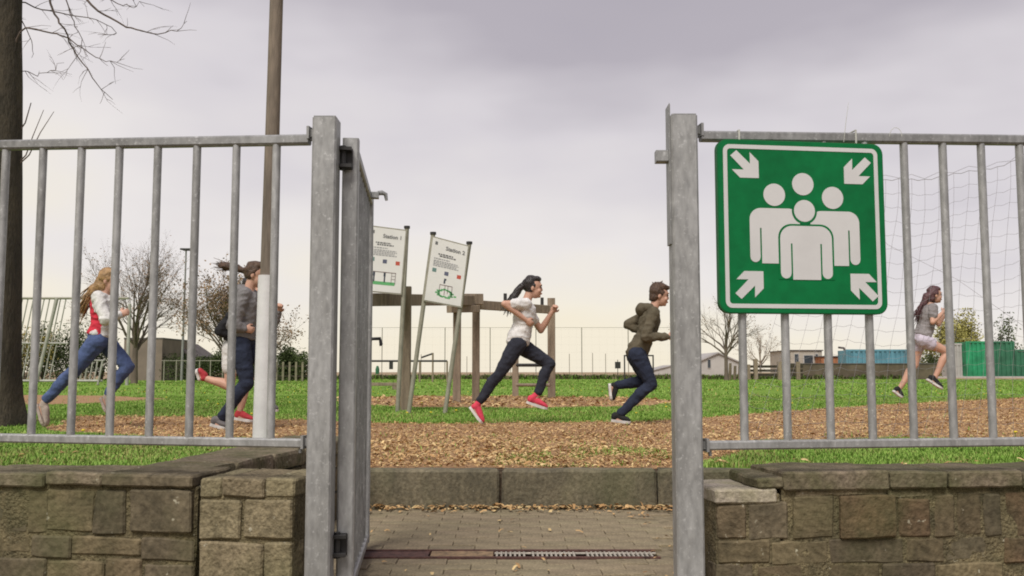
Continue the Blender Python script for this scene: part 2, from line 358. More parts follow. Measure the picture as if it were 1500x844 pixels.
sheet('chip_track', TRACK, .004, M_chipbed); sheet('chip_pit', PIT, .004, M_chipbed); sheet('chip_patch', PIT2, .004, M_chipbed)
def inside(px, py, poly):
    res = np.zeros(len(px), bool); n = len(poly); P = np.array(poly); j = n - 1
    for i in range(n):
        xi, yi = P[i]; xj, yj = P[j]
        c = ((yi > py) != (yj > py)) & (px < (xj - xi) * (py - yi) / (yj - yi + 1e-12) + xi)
        res ^= c; j = i
    return res
def vnoise(x, y, s, seed=0):                              # cheap value noise for densities
    x = x * s + 37.1 * seed; y = y * s + 11.7 * seed
    xi = np.floor(x).astype(int); yi = np.floor(y).astype(int); fx = x - xi; fy = y - yi
    h = lambda a, c: np.modf(np.abs(np.sin(a * 127.1 + c * 311.7 + seed) * 43758.5453))[0]
    fx = fx * fx * (3 - 2 * fx); fy = fy * fy * (3 - 2 * fy)
    return (h(xi, yi) * (1 - fx) + h(xi + 1, yi) * fx) * (1 - fy) + (h(xi, yi + 1) * (1 - fx) + h(xi + 1, yi + 1) * fx) * fy
def in_view(x, y, m=.12):
    return np.abs(x / y) < (.5335 + m)
def chips(name, n, xr, yr, poly, z, size, keep=None, parent=None):
    y = np.exp(RNG.uniform(math.log(yr[0]), math.log(yr[1]), n)); x = RNG.uniform(-1, 1, n) * (xr if np.isscalar(xr) else 1)
    if np.isscalar(xr): x = x * y
    else: x = RNG.uniform(xr[0], xr[1], n)
    k = np.ones(n, bool)
    if poly is not None: k &= inside(x, y, poly)
    if keep is not None: k &= keep(x, y)
    x, y = x[k], y[k]; n = len(x)
    a = RNG.uniform(0, 2 * np.pi, n); L_ = RNG.uniform(.5, 1.3, n) * size * (1 + .05 * np.maximum(0, y - 8)); B_ = L_ * RNG.uniform(.22, .5, n)
    tl, tb = RNG.normal(0, .22, n), RNG.normal(0, .32, n)
    ux = np.stack([np.cos(a) * np.cos(tl), np.sin(a) * np.cos(tl), np.sin(tl)], 1); vx = np.stack([-np.sin(a) * np.cos(tb), np.cos(a) * np.cos(tb), np.sin(tb)], 1)
    c = np.stack([x, y, np.full(n, z) + RNG.uniform(.004, .016, n) + np.abs(np.sin(tl)) * L_ * .4], 1)
    lift = np.array([0, 0, 1.]) * (L_ * .12)[:, None]
    p = [c - ux * L_[:, None] / 2 - vx * B_[:, None] / 2, c - ux * L_[:, None] / 2 + vx * B_[:, None] / 2, c + lift + vx * B_[:, None] / 2, c + ux * L_[:, None] / 2 + vx * B_[:, None] * .3, c + ux * L_[:, None] / 2 - vx * B_[:, None] * .3, c + lift - vx * B_[:, None] / 2]
    V = np.stack(p, 1).reshape(-1, 3); base = np.arange(n)[:, None] * 6
    fc = np.concatenate([base + np.array([[0, 5, 2, 1]]), base + np.array([[5, 4, 3, 2]])], 1).ravel()
    pat = vnoise(x, y, 1.1, 3) * .6 + vnoise(x, y, 3.7, 8) * .4; u_ = np.clip(RNG.random(n) + (pat - .5) * .75, 0, .999)
    mi = np.repeat(np.array([2, 0, 1, 3])[np.searchsorted([.17, .60, .88], u_)], 2)
    return raw_mesh(name, V, fc, 4, CHIPS, mi, parent)
o = chips('wood_chips', 110000, .66, (5.4, 24), TRACK, .004, .027); tag(o, 'loose orange brown wood chips covering the running track', 'wood chips', kind='stuff')
def near_track(x, y): return vnoise(x, y, 1.7, 2) * .6 + vnoise(x, y, 6, 5) * .4 > .52
o = chips('scattered_wood_chips', 6500, .6, (5.55, 8.5), None, .012, .038, lambda x, y: near_track(x, y) & ((np.abs(x - .1) < 1.2) | (RNG.random(len(x)) < .12))); tag(o, 'wood chips strewn in the grass between track and kerb', 'wood chips', kind='stuff')
o = chips('pit_wood_chips', 9000, .5, (14, 22), PIT, .004, .05); tag(o, 'wood chips under the timber climbing frame', 'wood chips', kind='stuff')
o = chips('litter_at_kerb', 2600, (-1.0, 1.5), (KY - .28, KY - .005), None, LOW, .035, lambda x, y: RNG.random(len(x)) < np.exp(-(KY - y) / .07)); tag(o, 'line of dry chips and leaves at the foot of the kerb', 'litter', kind='stuff')
o = chips('litter_on_paving', 300, (-.7, 1.2), (3.0, KY), None, LOW, .03, lambda x, y: (x > .62) | (RNG.random(len(x)) < .22)); tag(o, 'single dry chips lying on the paving', 'litter', kind='stuff')

def blades(name, n, yr, h, wd, keep, mats=(M_grassD, M_grassA, M_grassB, M_grassC), prob=(.10, .42, .32, .16), z=0.0, xw=.62):
    y = np.sqrt(RNG.uniform(yr[0] ** 2, yr[1] ** 2, n)); x = RNG.uniform(-xw, xw, n) * y
    k = keep(x, y); x, y = x[k], y[k]; n = len(x)
    a = RNG.uniform(0, 2 * np.pi, n); H = h * RNG.uniform(.45, 1.25, n) * (.6 + .8 * vnoise(x, y, 2.2, 4)); ln = H * RNG.uniform(.2, .9, n); B = wd * RNG.uniform(.7, 1.3, n) * (y / yr[0]) ** .6
    d = np.stack([np.cos(a), np.sin(a), 0 * a], 1); s = np.stack([-np.sin(a), np.cos(a), 0 * a], 1)
    r = np.stack([x, y, np.full(n, z)], 1); up = np.array([0, 0, 1.])
    m_ = r + d * (ln * .35)[:, None] + up * (H * .62)[:, None]; t_ = r + d * ln[:, None] + up * H[:, None]
    V = np.stack([r - s * B[:, None] / 2, r + s * B[:, None] / 2, m_ + s * B[:, None] * .4, m_ - s * B[:, None] * .4, t_], 1).reshape(-1, 3)
    base = np.arange(n)[:, None] * 5
    fc = np.concatenate([base + np.array([[0, 1, 2]]), base + np.array([[0, 2, 3]]), base + np.array([[3, 2, 4]])], 1).ravel()
    pat = vnoise(x, y, .9, 12) * .5 + vnoise(x, y, 3.1, 13) * .5; u_ = np.clip(RNG.random(n) * .8 + pat * .75 - .28, 0, .999)
    mi = np.repeat(np.searchsorted(np.cumsum(prob)[:-1], u_), 3)
    return raw_mesh(name, V, fc, 3, list(mats), mi)
on_chips = lambda x, y: inside(x, y, TRACK) | inside(x, y, PIT) | inside(x, y, PIT2)
def k_near(x, y):
    c = inside(x, y, TRACK); mid = (np.abs(x - .05) < .95) & (y < 6.9)
    pit = ((x > -1.4) & (x < 1.76) & (y < KY + .16)) | (y < 3.04 + .165 * (np.abs(x) - .6) + .27)
    return (~c | (RNG.random(len(x)) < .02) | ((y < 6.9) & (x > -.1) & (x < 1.05) & (vnoise(x, y, 2.6, 21) * .6 + vnoise(x, y, 9, 22) * .4 > .5) & (RNG.random(len(x)) < .5))) & ~pit & (~mid | c | (vnoise(x, y, 4, 9) * .6 + vnoise(x, y, 1.4, 3) * .5 > .58))
o = blades('grass', 230000, (3.6, 8.6), .026, .0042, k_near); tag(o, 'short grass growing between fence and track', 'grass', kind='stuff')
def k_mid(x, y): return ~on_chips(x, y) | (RNG.random(len(x)) < .015)
o = blades('grass', 200000, (8.2, 22), .028, .008, k_mid); tag(o, 'green grass of the school field beyond the track', 'grass', kind='stuff')
o = blades('grass', 70000, (21, 70), .045, .03, lambda x, y: ~on_chips(x, y) & (vnoise(x, y, .35, 6) > .25)); tag(o, 'far grass of the school field', 'grass', kind='stuff')
o = blades('grass', 30000, (71.5, 74.5), .30, .10, lambda x, y: (x > -22) & (x < 30), mats=(M_grassD, M_leafverge), prob=(.4, .6), xw=.45); tag(o, 'dark rough grass verge between the field and the bare soil', 'grass', kind='stuff')
# dandelions
n = 160; y = np.sqrt(RNG.uniform(36, 900, n)); x = RNG.uniform(-.55, .55, n) * y; k = k_near(x, y) & ~on_chips(x, y)
M_dand = mat('dandelion_yellow', (.75, .58, .04), .8)
b = MB()
for px_, py_ in zip(x[k], y[k]):
    h = random.uniform(.05, .09); b.tube([(px_, py_, 0), (px_ + .005, py_, h)], .0025, 4, 1); b.ell((px_ + .005, py_, h), (.017, .017, .008), n=7, k=4)
o = b.obj('dandelion_flowers', [M_dand, M_grassA], fix=False); tag(o, 'small yellow dandelions dotted over the grass', 'flowers', kind='stuff')

# ------------------------------------------------------------------ gateway: paving, drain, kerb
pv = thing('paved_gateway', 'brown brick paving in front of the concrete kerb', 'paving', (0, 0, LOW)); pv['kind'] = 'structure'
for k_ in ('label', 'category'): del pv[k_]
DY0, DY1 = 4.02, 4.16
def paver_mesh(a, bq):
    c = MB(); e_ = .0025
    c.add([(-a, -bq, -.05), (a, -bq, -.05), (a, bq, -.05), (-a, bq, -.05), (-a, -bq, -e_), (a, -bq, -e_), (a, bq, -e_), (-a, bq, -e_), (-a + e_, -bq + e_, 0), (a - e_, -bq + e_, 0), (a - e_, bq - e_, 0), (-a + e_, bq - e_, 0)],
          [(0, 1, 5, 4), (1, 2, 6, 5), (2, 3, 7, 6), (3, 0, 4, 7), (4, 5, 9, 8), (5, 6, 10, 9), (6, 7, 11, 10), (7, 4, 8, 11), (8, 9, 10, 11)])
    return c.mesh('paving_brick')
pm = paver_mesh(.0988, .0488); pm.materials.append(M_paver)
row = 0; yy = 3.12
while yy < KY - .02:
    if yy + .05 > DY0 - .045 and yy < DY1 + .045: yy = DY1 + .075; continue
    xs = -.76 + (.1 if row % 2 else 0)
    while xs < .78:
        if not (xs > .66 and random.random() < .35):
            q = bpy.data.objects.new('paving_brick', pm); C.objects.link(q); q.parent = pv
            q.location = (xs, yy, random.uniform(-.002, .0015)); q.rotation_euler = (random.gauss(0, .012), random.gauss(0, .012), random.gauss(0, .012))
        xs += .2
    yy += .1; row += 1
dr = thing('drain_channel', 'slotted drain channel set across the gateway paving', 'drain', (0, 0, LOW))
xa, xb, xc = G(535, 803, LOW).x - .15, G(725, 803, LOW).x, G(957, 803, LOW).x
b = MB(); b.box(((xa + xc) / 2, (DY0 + DY1) / 2, -.055), ((xc - xa) / 2, .09, .003)); b.obj('channel_bed', M_dark, dr)
b = MB()
for yq in (DY0 - .008, DY1 + .008): b = MB(); b.bbar((xa, yq, -.012), (xc, yq, -.012), .008, .014, .002); b.obj('frame_bar', M_rust, dr)
b = MB(); b.box(((xa + xb) / 2 - .14, (DY0 + DY1) / 2, -.011), ((xb - xa) / 2 - .135, .066, .008)); b.obj('cover_plate', M_rust, dr)
b = MB(); b.box((xb - .135, (DY0 + DY1) / 2, -.010), (.13, .066, .008)); b.obj('cover_plate', mat('sandy_iron', (.27, .18, .10), .9, 0, .3, 30, .3, 90), dr)
gm = MB(); gm.bbar((0, -.066, 0), (0, .066, 0), .0045, .006, .0015); gmesh = gm.mesh('grating_bar'); gmesh.materials.append(M_grate)
k = int((xc - xb) / .019)
for i in range(k):
    if i in (7, 18, 19): continue
    q = bpy.data.objects.new('grating_bar', gmesh); C.objects.link(q); q.parent = dr; q.location = (xb + .01 + i * .019, (DY0 + DY1) / 2, -.010)
for yq in (DY0 + .012, DY1 - .012): b = MB(); b.bbar((xb, yq, -.011), (xc, yq, -.011), .006, .005); b.obj('grating_rail', M_grate, dr)

kb = thing('concrete_kerb', 'weathered concrete kerb at the back of the gateway', 'kerb', (0, KY, LOW))
def rough_block(x0, x1, y0, y1, z0, z1, amp=.004, step=.05, bev=.012, seed=0):
    b = bmesh.new()
    bmesh.ops.create_cube(b, size=1)
    for v in b.verts: v.co = Vector((x0 + (v.co.x + .5) * (x1 - x0), y0 + (v.co.y + .5) * (y1 - y0), z0 + (v.co.z + .5) * (z1 - z0)))
    bmesh.ops.bevel(b, geom=list(b.edges), offset=bev, segments=1, affect='EDGES')
    nx = max(1, int((x1 - x0) / step)); nz_ = max(1, int((z1 - z0) / step)); ny = max(1, int((y1 - y0) / step))
    for (ax, n_, lo, hi) in ((0, nx, x0, x1), (2, nz_, z0, z1), (1, ny, y0, y1)):
        for i in range(1, n_):
            no = Vector((0, 0, 0)); no[ax] = 1; co = Vector((0, 0, 0)); co[ax] = lo + (hi - lo) * i / n_
            bmesh.ops.bisect_plane(b, geom=list(b.verts) + list(b.edges) + list(b.faces), plane_co=co, plane_no=no)
    for v in b.verts:
        p = v.co * 6 + Vector((seed * 3.7, seed * 1.3, 0)); q = v.co * 23 + Vector((seed, 0, seed))
        v.co += Vector((mnoise.noise(p), mnoise.noise(p + Vector((5, 0, 0))), mnoise.noise(p + Vector((0, 7, 0))))) * amp + Vector((mnoise.noise(q), mnoise.noise(q + Vector((5, 0, 0))), mnoise.noise(q + Vector((0, 7, 0))))) * amp * .5
    bmesh.ops.recalc_face_normals(b, faces=b.faces)
    me = bpy.data.meshes.new('block'); b.to_mesh(me); b.free()
    return me
def bx(px): return (px - 750) / F * KY
for i, (a, c) in enumerate(((-1.15, bx(731.5)), (bx(735), bx(959)), (bx(961), 1.75))):
    link('kerb_stone', rough_block(a, c, 0, .12, -.06, -LOW + .006, .005, .07, .014, i), M_kerb, kb)
b = MB(); b.box((.3, .08, (-LOW - .06) / 2 - .004), (1.42, .035, (-LOW + .06) / 2 + .005)); b.obj('joint_filling', M_soil, kb)

# ------------------------------------------------------------------ stone walls (two wings that stand back a little at their outer ends)
AL, AR = -.165, .136
class Wing:
    def __init__(s, ox, oy, a): s.o = Vector((ox, oy, 0)); s.a = a; s.n = Vector((-math.sin(a), math.cos(a), 0)); s.u = Vector((math.cos(a), math.sin(a), 0))
    def at(s, px, py, off=0.):            # local (u, z) on the wing's plane shifted off behind it
        d = ray(px, py); t = (s.o + s.n * off - Vector((0, 0, EYE))).dot(s.n) / d.dot(s.n)
        p = Vector((0, 0, EYE)) + d * t
        return (p - s.o).dot(s.u), p.z
WL = Wing(-.61, 3.04, AL); WR = Wing(.592, 3.04, AR)
def wall(name, label, wing, off, depth, stones, core, mats, top_z=None):
    t = thing(name, label, 'wall', wing.o, wing.a)
    for i, (x0, x1, y0, y1, mk, full, proud) in enumerate(stones):
        u0, z1 = wing.at(x0, y0, off); u1, z0 = wing.at(x1, y1, off)
        g = -.001
        o = link('stone', rough_block(u0 + g, u1 - g, off - proud, off + (depth if full else .09), z0 + g, z1 - g, .006, .035, .006, i + len(label)), mats[mk], t)
    for (x0, x1, y0, y1, m) in core:
        u0, z1 = wing.at(x0, y0, off); u1, _ = wing.at(x1, y1, off)
        link('mortar_core', rough_block(u0, u1, off + .006, off + depth - .01, LOW - .05, z1, .006, .06, .006, x0), m, t)
    return t
M_slab = mat('pale_cap_slab', (.42, .36, .29), .9, 0, scale=9, col2=(.26, .23, .15), bump=.4, bscale=60, fine=.6)
SM = {'p': M_slab, 'a': M_stoneA, 'b': M_stoneB, 'c': M_stoneC, 'd': M_stoneD, 'o': M_cope}
def S(x0, x1, y0, y1, k='a', full=False, proud=None): return (x0, x1, y0, y1, k, full, random.uniform(-.006, .003) if proud is None else proud * .6)
sL = [S(-60, 66, 692, 714, 'o', True, .02), S(70, 150, 692, 712, 'o', True, .024), S(152, 283, 694, 713, 'b', True, .028),
      S(-60, 38, 716, 781, 'b'), S(41, 68, 718, 782, 'a'), S(70, 136, 715, 780, 'a'), S(139, 182, 718, 783, 'b'), S(193, 281, 717, 781, 'b', False, .02),
      S(-60, 44, 783, 812, 'a'), S(46, 103, 784, 818, 'b'), S(105, 205, 786, 815, 'a'), S(208, 281, 788, 823, 'b'),
      S(-60, 66, 815, 850, 'b'), S(70, 150, 821, 852, 'a'), S(154, 205, 819, 850, 'a'), S(210, 281, 826, 856, 'b'),
      S(-60, 40, 853, 900, 'a'), S(44, 130, 855, 900, 'b'), S(133, 220, 855, 900, 'a'), S(224, 281, 859, 900, 'b')]
for x_ in range(-360, -60, 100):
    for y_, h_, k_ in ((692, 22, 'o'), (716, 66, 'a'), (784, 30, 'b'), (816, 36, 'a'), (854, 46, 'b')): sL.append(S(x_ + (y_ % 7) * 4 - 12, x_ + 97 + (y_ % 7) * 4 - 12 if x_ < -160 else -62, y_, y_ + h_, k_, k_ == 'o'))
wall('stone_wall', 'left wing of the old stone wall with grass behind its coping', WL, .02, .27, sL, [(-360, 283, 699, 840, M_mortar)], SM)
sP = [S(293, 324, 701, 729, 'd', True, .004), S(326, 387, 701, 729, 'd', True, .008), S(389, 430, 701, 729, 'd', True, .004),
      S(294, 353, 732, 790, 'd', False, .012), S(358, 428, 733, 790, 'd', False, .010),
      S(294, 384, 794, 850, 'd', False, .012), S(387, 428, 794, 850, 'd', False, .012), S(294, 340, 853, 900, 'd'), S(343, 428, 853, 900, 'd')]
wall('stone_pillar', 'pale stone pier ending the left wall beside the gate post', WL, .0, .30, sP, [(294, 427, 706, 840, M_mortar)], SM)
sR = [S(1049, 1138, 718, 737, 'p', True, .006), S(1112, 1150, 701, 716, 'o', True, .0),
      S(1148, 1300, 692, 716, 'o', True, .022), S(1302, 1385, 692, 714, 'o', True, .026), S(1387, 1494, 691, 712, 'o', True, .024), S(1497, 1600, 691, 714, 'o', True, .02),
      S(1052, 1094, 741, 789, 'a'), S(1097, 1155, 738, 791, 'b'), S(1163, 1222, 729, 789, 'a'), S(1230, 1313, 727, 788, 'c', False, .018), S(1317, 1365, 730, 786, 'c'), S(1370, 1401, 724, 785, 'a'), S(1403, 1440, 722, 784, 'a'), S(1443, 1470, 724, 786, 'b'), S(1473, 1600, 722, 784, 'c'),
      S(1165, 1300, 718, 726, 'd'), S(1303, 1368, 717, 728, 'd'),
      S(1052, 1128, 794, 824, 'a'), S(1131, 1213, 793, 825, 'a'), S(1216, 1326, 791, 824, 'b'), S(1329, 1385, 790, 823, 'a'), S(1388, 1468, 788, 821, 'b'), S(1471, 1600, 789, 822, 'c'),
      S(1052, 1105, 828, 862, 'b'), S(1108, 1190, 829, 862, 'a'), S(1193, 1290, 828, 862, 'a'), S(1293, 1370, 827, 860, 'b'), S(1373, 1470, 826, 860, 'a'), S(1473, 1600, 826, 860, 'b'),
      S(1052, 1150, 866, 905, 'a'), S(1153, 1260, 866, 905, 'b'), S(1263, 1370, 865, 905, 'a'), S(1373, 1480, 865, 905, 'c'), S(1483, 1600, 865, 905, 'a')]
for x_ in range(1602, 1900, 100):
    for y_, h_, k_ in ((692, 22, 'o'), (722, 64, 'a'), (789, 34, 'b'), (826, 36, 'a'), (865, 40, 'b')): sR.append(S(x_, x_ + 97, y_, y_ + h_, k_, k_ == 'o'))
wall('stone_wall', 'right wing of the old stone wall below the green sign', WR, .02, .27, sR, [(1050, 1146, 724, 840, M_mortar), (1146, 1898, 700, 840, M_mortar)], SM)
# low wall that runs back from the left pier along the gateway
rw = thing('return_wall', 'low stone wall running back from the left pier to the kerb', 'wall', (0, 0, 0))
ztop = .20
path = [(3.42, -1.40, -1.155), (4.4, -1.31, -.975), (5.36, -1.22, -.88)]
ys = [3.42, 3.78, 4.12, 4.47, 4.8, 5.1, 5.36]
def lerp_path(y, i):
    for (ya, *p), (yb, *q) in zip(path, path[1:]):
        if y <= yb: return p[i] + (q[i] - p[i]) * (y - ya) / (yb - ya)
    return path[-1][1 + i]
for i, (a, c) in enumerate(zip(ys, ys[1:])):
    me = rough_block(0, 1, a + .004, c - .004, ztop - .07, ztop, .006, .09, .012, i)
    for v in me.vertices: l_, r_ = lerp_path(v.co.y, 0), lerp_path(v.co.y, 1); v.co.x = l_ + (r_ + .02 - l_) * v.co.x
    link('coping_stone', me, M_cope, rw)
    for j, (za, zb) in enumerate(((-.26, -.07), (-.07, .05), (.05, ztop - .075))):
        sh = .12 if j == 1 else 0
        me = rough_block(0, .5, max(a - sh, 3.42) + .006, max(c - sh, 3.46) - .006, za + .004, zb - .004, .008, .09, .01, i * 3 + j)
        for v in me.vertices: l_, r_ = lerp_path(v.co.y, 0), lerp_path(v.co.y, 1); v.co.x = r_ - .16 + .32 * v.co.x
        link('stone', me, random.choice([M_stoneB, M_stoneA]), rw)
b = MB(); P_ = [(lerp_path(y_, k_) + (-.015 if k_ else .01), y_) for y_, k_ in ((3.43, 0), (3.43, 1), (4.4, 1), (5.35, 1), (5.35, 0), (4.4, 0))]
b.add([(x_, y_, LOW - .05) for x_, y_ in P_] + [(x_, y_, ztop - .072) for x_, y_ in P_], [(5, 4, 3, 2, 1, 0), (6, 7, 8, 9, 10, 11)] + [(i, (i + 1) % 6, 6 + (i + 1) % 6, 6 + i) for i in range(6)])
b.obj('mortar_core', M_mortardark, rw)

# ------------------------------------------------------------------ gate posts, fences, gate
def hollow_post(name, label, x0, x1, y0, y1, z1, group):
    t = thing(name, label, 'gate post', ((x0 + x1) / 2, (y0 + y1) / 2, LOW), 0, group)
    hx, hy = (x1 - x0) / 2, (y1 - y0) / 2
    b = MB(); b.bbar((0, 0, -.1), (0, 0, z1 - LOW - .004), hx, hy, .006, up=(0, 1, 0)); b.obj('post_tube', M_galv, t)
    b = MB(); b.box((0, 0, z1 - LOW - .002), (hx - .004, hy - .004, .0035)); b.obj('post_cap', M_galv2, t)
    return t
zt = W(475, 172, 3.02).z
lp = hollow_post('gate_post', 'left galvanised gate post that carries the hinges', W(446.5, 760, 3.0).x, W(483.5, 760, 3.0).x, 3.0, 3.08, zt, 'gate posts')
zt2 = W(1004, 169, 3.02).z
rp = hollow_post('gate_post', 'right galvanised gate post beside the green sign', W(991.5, 760, 3.0).x, W(1032, 760, 3.0).x, 3.0, 3.082, zt2, 'gate posts')
rx0 = W(991.5, 760, 3.0).x
b = MB(); zc = W(985, 153, 3.03).z - LOW; zb_ = W(985, 200, 3.03).z - LOW
hx = (W(1032, 760, 3.0).x - rx0) / 2
b.prism([(-hx - .006, zb_ - .35), (-hx - .0005, zb_ - .35), (-hx - .0005, zc - .006), (-hx - .003, zc), (-hx - .006, zc - .006)], -.03, .03); b.obj('stop_plate', M_galv2, rp)
b = MB(); zc = W(978, 229, 3.03).z - LOW; b.bbar((-hx - .045, 0, zc), (-hx - .006, 0, zc), .02, .019, .003); b.obj('latch_keep', M_galv2, rp)
def fence(name, label, wing, bars_px, top, bottom, ux, endpx):
    t = thing(name, label, 'fence', wing.o, wing.a, 'fence panels')
    (xa, ya), (xb, yb) = top; ua, za = wing.at(xa, ya, -.01); ub, zb = wing.at(xb, yb, -.01)
    b = MB(); b.bbar((ua, 0, za), (ub, 0, zb), .016, .0165, .006); b.obj('top_rail', M_galv2, t)
    zt = (za + zb) / 2
    (xa, ya), (xb, yb) = bottom; uc, zc = wing.at(xa, ya, -.01); ud, zd = wing.at(xb, yb, -.01)
    b = MB(); b.bbar((uc, 0, zc), (ud, 0, zd), .016, .0142, .005); b.obj('bottom_rail', M_galv, t)
    bm_ = MB(); bm_.tube([(0, 0, min(zc, zd) + .011), (0, 0, zt - .013)], .0132, 12); me = bm_.mesh('fence_bar'); me.materials.append(M_galv)
    for i, px in enumerate(bars_px):
        u, _ = wing.at(px, 560)
        q = bpy.data.objects.new('fence_bar', me); C.objects.link(q); q.parent = t; q.location = (u, 0, 0); q.rotation_euler = (0, 0, i * 1.3)
    # end bracket with bolt
    for (x_, z_) in ((ux, zt), (ux, (zc + zd) / 2)):
        u, _ = wing.at(x_, 400); sgn = 1 if ua > 0 or ub > 0 else -1
        b = MB(); b.box((u, 0, z_), (.004, .0195, .0205)); b.tube([(u - .012 * sgn * -1, 0, z_ - .017), (u + .012 * sgn, 0, z_ - .034)], .006, 8)
        b.box((u - .018 * sgn, 0, z_), (.022, .006, .012)); b.obj('bracket', M_galv2, t)
    return t
LB = [-235, -177, -119, -62, -6.5, 49, 106.5, 163, 220.5, 279, 338, 398]
fence('fence_panel', 'left bar fence panel of galvanised steel in front of the tree', WL, LB, ((-270, 217), (452, 204)), ((-270, 637), (444, 650)), 450, 450)
RB = [1089, 1152, 1215, 1276, 1336, 1394, 1451.5, 1509, 1566, 1623, 1680, 1737]
fence('fence_panel', 'right bar fence panel of galvanised steel that carries the sign', WR, RB, ((1027, 199), (1770, 208)), ((1037, 653), (1770, 644)), 1030, 1030)
# open gate leaf
gx0, gy0 = -.530, 3.10
gx1, gy1 = W(545, 500, 4.2).x - .02, 4.2
ga = math.atan2(gy1 - gy0, gx1 - gx0); gl = math.hypot(gx1 - gx0, gy1 - gy0)
gt = thing('gate_leaf', 'open galvanised gate leaf swung inwards behind the left gate post', 'gate', (gx0, gy0, LOW), ga)
gz1 = W(510, 202, gy0).z - LOW; gz0 = .03
b = MB(); b.bbar((.025, 0, gz0), (.025, 0, gz1), .025, .0265, .005, up=(0, 1, 0)); b.obj('hinge_stile', M_galv, gt)
b = MB(); b.bbar((gl - .02, 0, gz0), (gl - .02, 0, gz1), .02, .02, .005, up=(0, 1, 0)); b.obj('latch_stile', M_galv, gt)
b = MB(); b.bbar((.05, 0, gz1 - .02), (gl - .04, 0, gz1 - .02), .018, .0185, .005); b.obj('top_rail', M_galv2, gt)
b = MB(); b.bbar((.05, 0, gz0 + .02), (gl - .04, 0, gz0 + .02), .018, .0185, .005); b.obj('bottom_rail', M_galv, gt)
bm_ = MB(); bm_.tube([(0, 0, gz0 + .037), (0, 0, gz1 - .037)], .0105, 12); me = bm_.mesh('gate_bar'); me.materials.append(M_galv2)  # darker steel on the bars stands in for the shade within the leaf
for i in range(1, 10):
    q = bpy.data.objects.new('gate_bar', me); C.objects.link(q); q.parent = gt; q.location = (.05 + i * (gl - .09) / 10, 0, 0)
for px_, py_ in ((501, 229), (494, 801)):
    p = W(px_, py_, 3.05); lz = p.z - LOW
    b = MB()
    for q_ in (.028, -.028): b.bbar((-.022, .046, lz + q_), (-.022, -.006, lz + q_), .022, .006, .001)
    b.tube([(-.022, .022, lz - .04), (-.022, .022, lz + .04)], .010, 10); b.bbar((-.005, .020, lz), (-.005, -.008, lz), .005, .034, .002)
    b.obj('hinge', M_dark, gt)
b = MB(); hz = gz1 - .02; hx_ = gl * .84
b.bbar((hx_, -.016, hz), (hx_, -.05, hz), .016, .014, .003); b.tube([(hx_, -.048, hz + .010), (hx_ + .01, -.062, hz + .014), (hx_ + .015, -.078, hz + .008), (hx_ + .015, -.082, hz - .018)], [.010, .011, .009, .006], 8)
b.obj('latch_handle', M_galv2, gt)
b = MB(); hz = W(548, 497, 4.2).z - LOW
b.tube([(gl - .03, -.02, hz), (gl - .03, -.055, hz + .003), (gl - .03, -.06, hz - .03)], .007, 8); b.obj('lock_handle', M_dark, gt)

# ------------------------------------------------------------------ assembly point sign
sg = thing('assembly_point_sign', 'square green assembly point sign with four white figures and corner arrows', 'sign', WR.o, WR.a)
off = -.03
u0, z1 = WR.at(1046.5, 206, off); u1, z0 = WR.at(1300, 460, off)
ua, zt_ = WR.at(1046, 206, off); uc, zb_ = WR.at(1302, 461, off); ub, _ = WR.at(1292, 210, off); ud, _ = WR.at(1058, 458, off)
U0, U1, Z0, Z1 = (ua + ud) / 2, (ub + uc) / 2, WR.at(1180, 460, off)[1], WR.at(1170, 207, off)[1]
def sx(cx): return U0 + (cx - 212) / 638 * (U1 - U0)       # crop coordinates of the sign face
def sz(cy): return Z1 - (cy - 160) / 636 * (Z1 - Z0)
UN = (U1 - U0) / 638
def rrect(x0, x1, z0, z1, r, n=6):
    o = []
    for cx, cz, a0 in ((x1 - r, z1 - r, 0), (x0 + r, z1 - r, 90), (x0 + r, z0 + r, 180), (x1 - r, z0 + r, 270)):
        for i in range(n + 1):
            a = R(a0 + 90 * i / n); o.append((cx + r * math.cos(a), cz + r * math.sin(a)))
    return o[::-1]
b = MB(); b.prism(rrect(U0, U1, Z0, Z1, 40 * UN), off + .002, off + .022); b.obj('sign_rim', M_signback, sg)
b = MB(); b.prism(rrect(U0 + .003, U1 - .003, Z0 + .003, Z1 - .003, 37 * UN), off, off + .0022); b.obj('sign_face', M_green, sg)
FY = off - .0012
ins, th = 23 * UN, 15 * UN
o1 = rrect(U0 + ins, U1 - ins, Z0 + ins * .85, Z1 - ins * .85, 24 * UN); o2 = rrect(U0 + ins + th, U1 - ins - th, Z0 + ins * .85 + th, Z1 - ins * .85 - th, 12 * UN)
b = MB(); n = len(o1); b.add([(x, FY, z) for x, z in o1 + o2] + [(x, off, z) for x, z in o1 + o2], [(i, (i + 1) % n, n + (i + 1) % n, n + i) for i in range(n)] + [(i, 2 * n + i, 2 * n + (i + 1) % n, (i + 1) % n) for i in range(n)] + [(n + i, n + (i + 1) % n, 3 * n + (i + 1) % n, 3 * n + i) for i in range(n)])
b.obj('border_line', M_signw, sg)
arrow = [(285, 201), (336, 250), (335, 207), (368, 240), (368, 302), (297, 302), (267, 272), (312, 272), (262, 221)]
ctr = 531; vctr = 475
for fx, fy, dx, dy in ((0, 0, 0, 0), (1, 0, 1, 12), (0, 1, 9, -5), (1, 1, 14, -1)):
    pts = [((2 * ctr - x if fx else x) + dx, (2 * vctr - y if fy else y) + dy) for x, y in arrow]
    poly = [(sx(x), sz(y)) for x, y in pts]
    if fx != fy: poly = poly[::-1]
    b = MB(); b.prism(poly, FY, off); b.obj('arrow', M_signw, sg)
def circ(cx, cy, r, n=28): return [(sx(cx) + r * UN * math.cos(2 * math.pi * i / n), sz(cy) - r * UN * math.sin(2 * math.pi * i / n)) for i in range(n)]
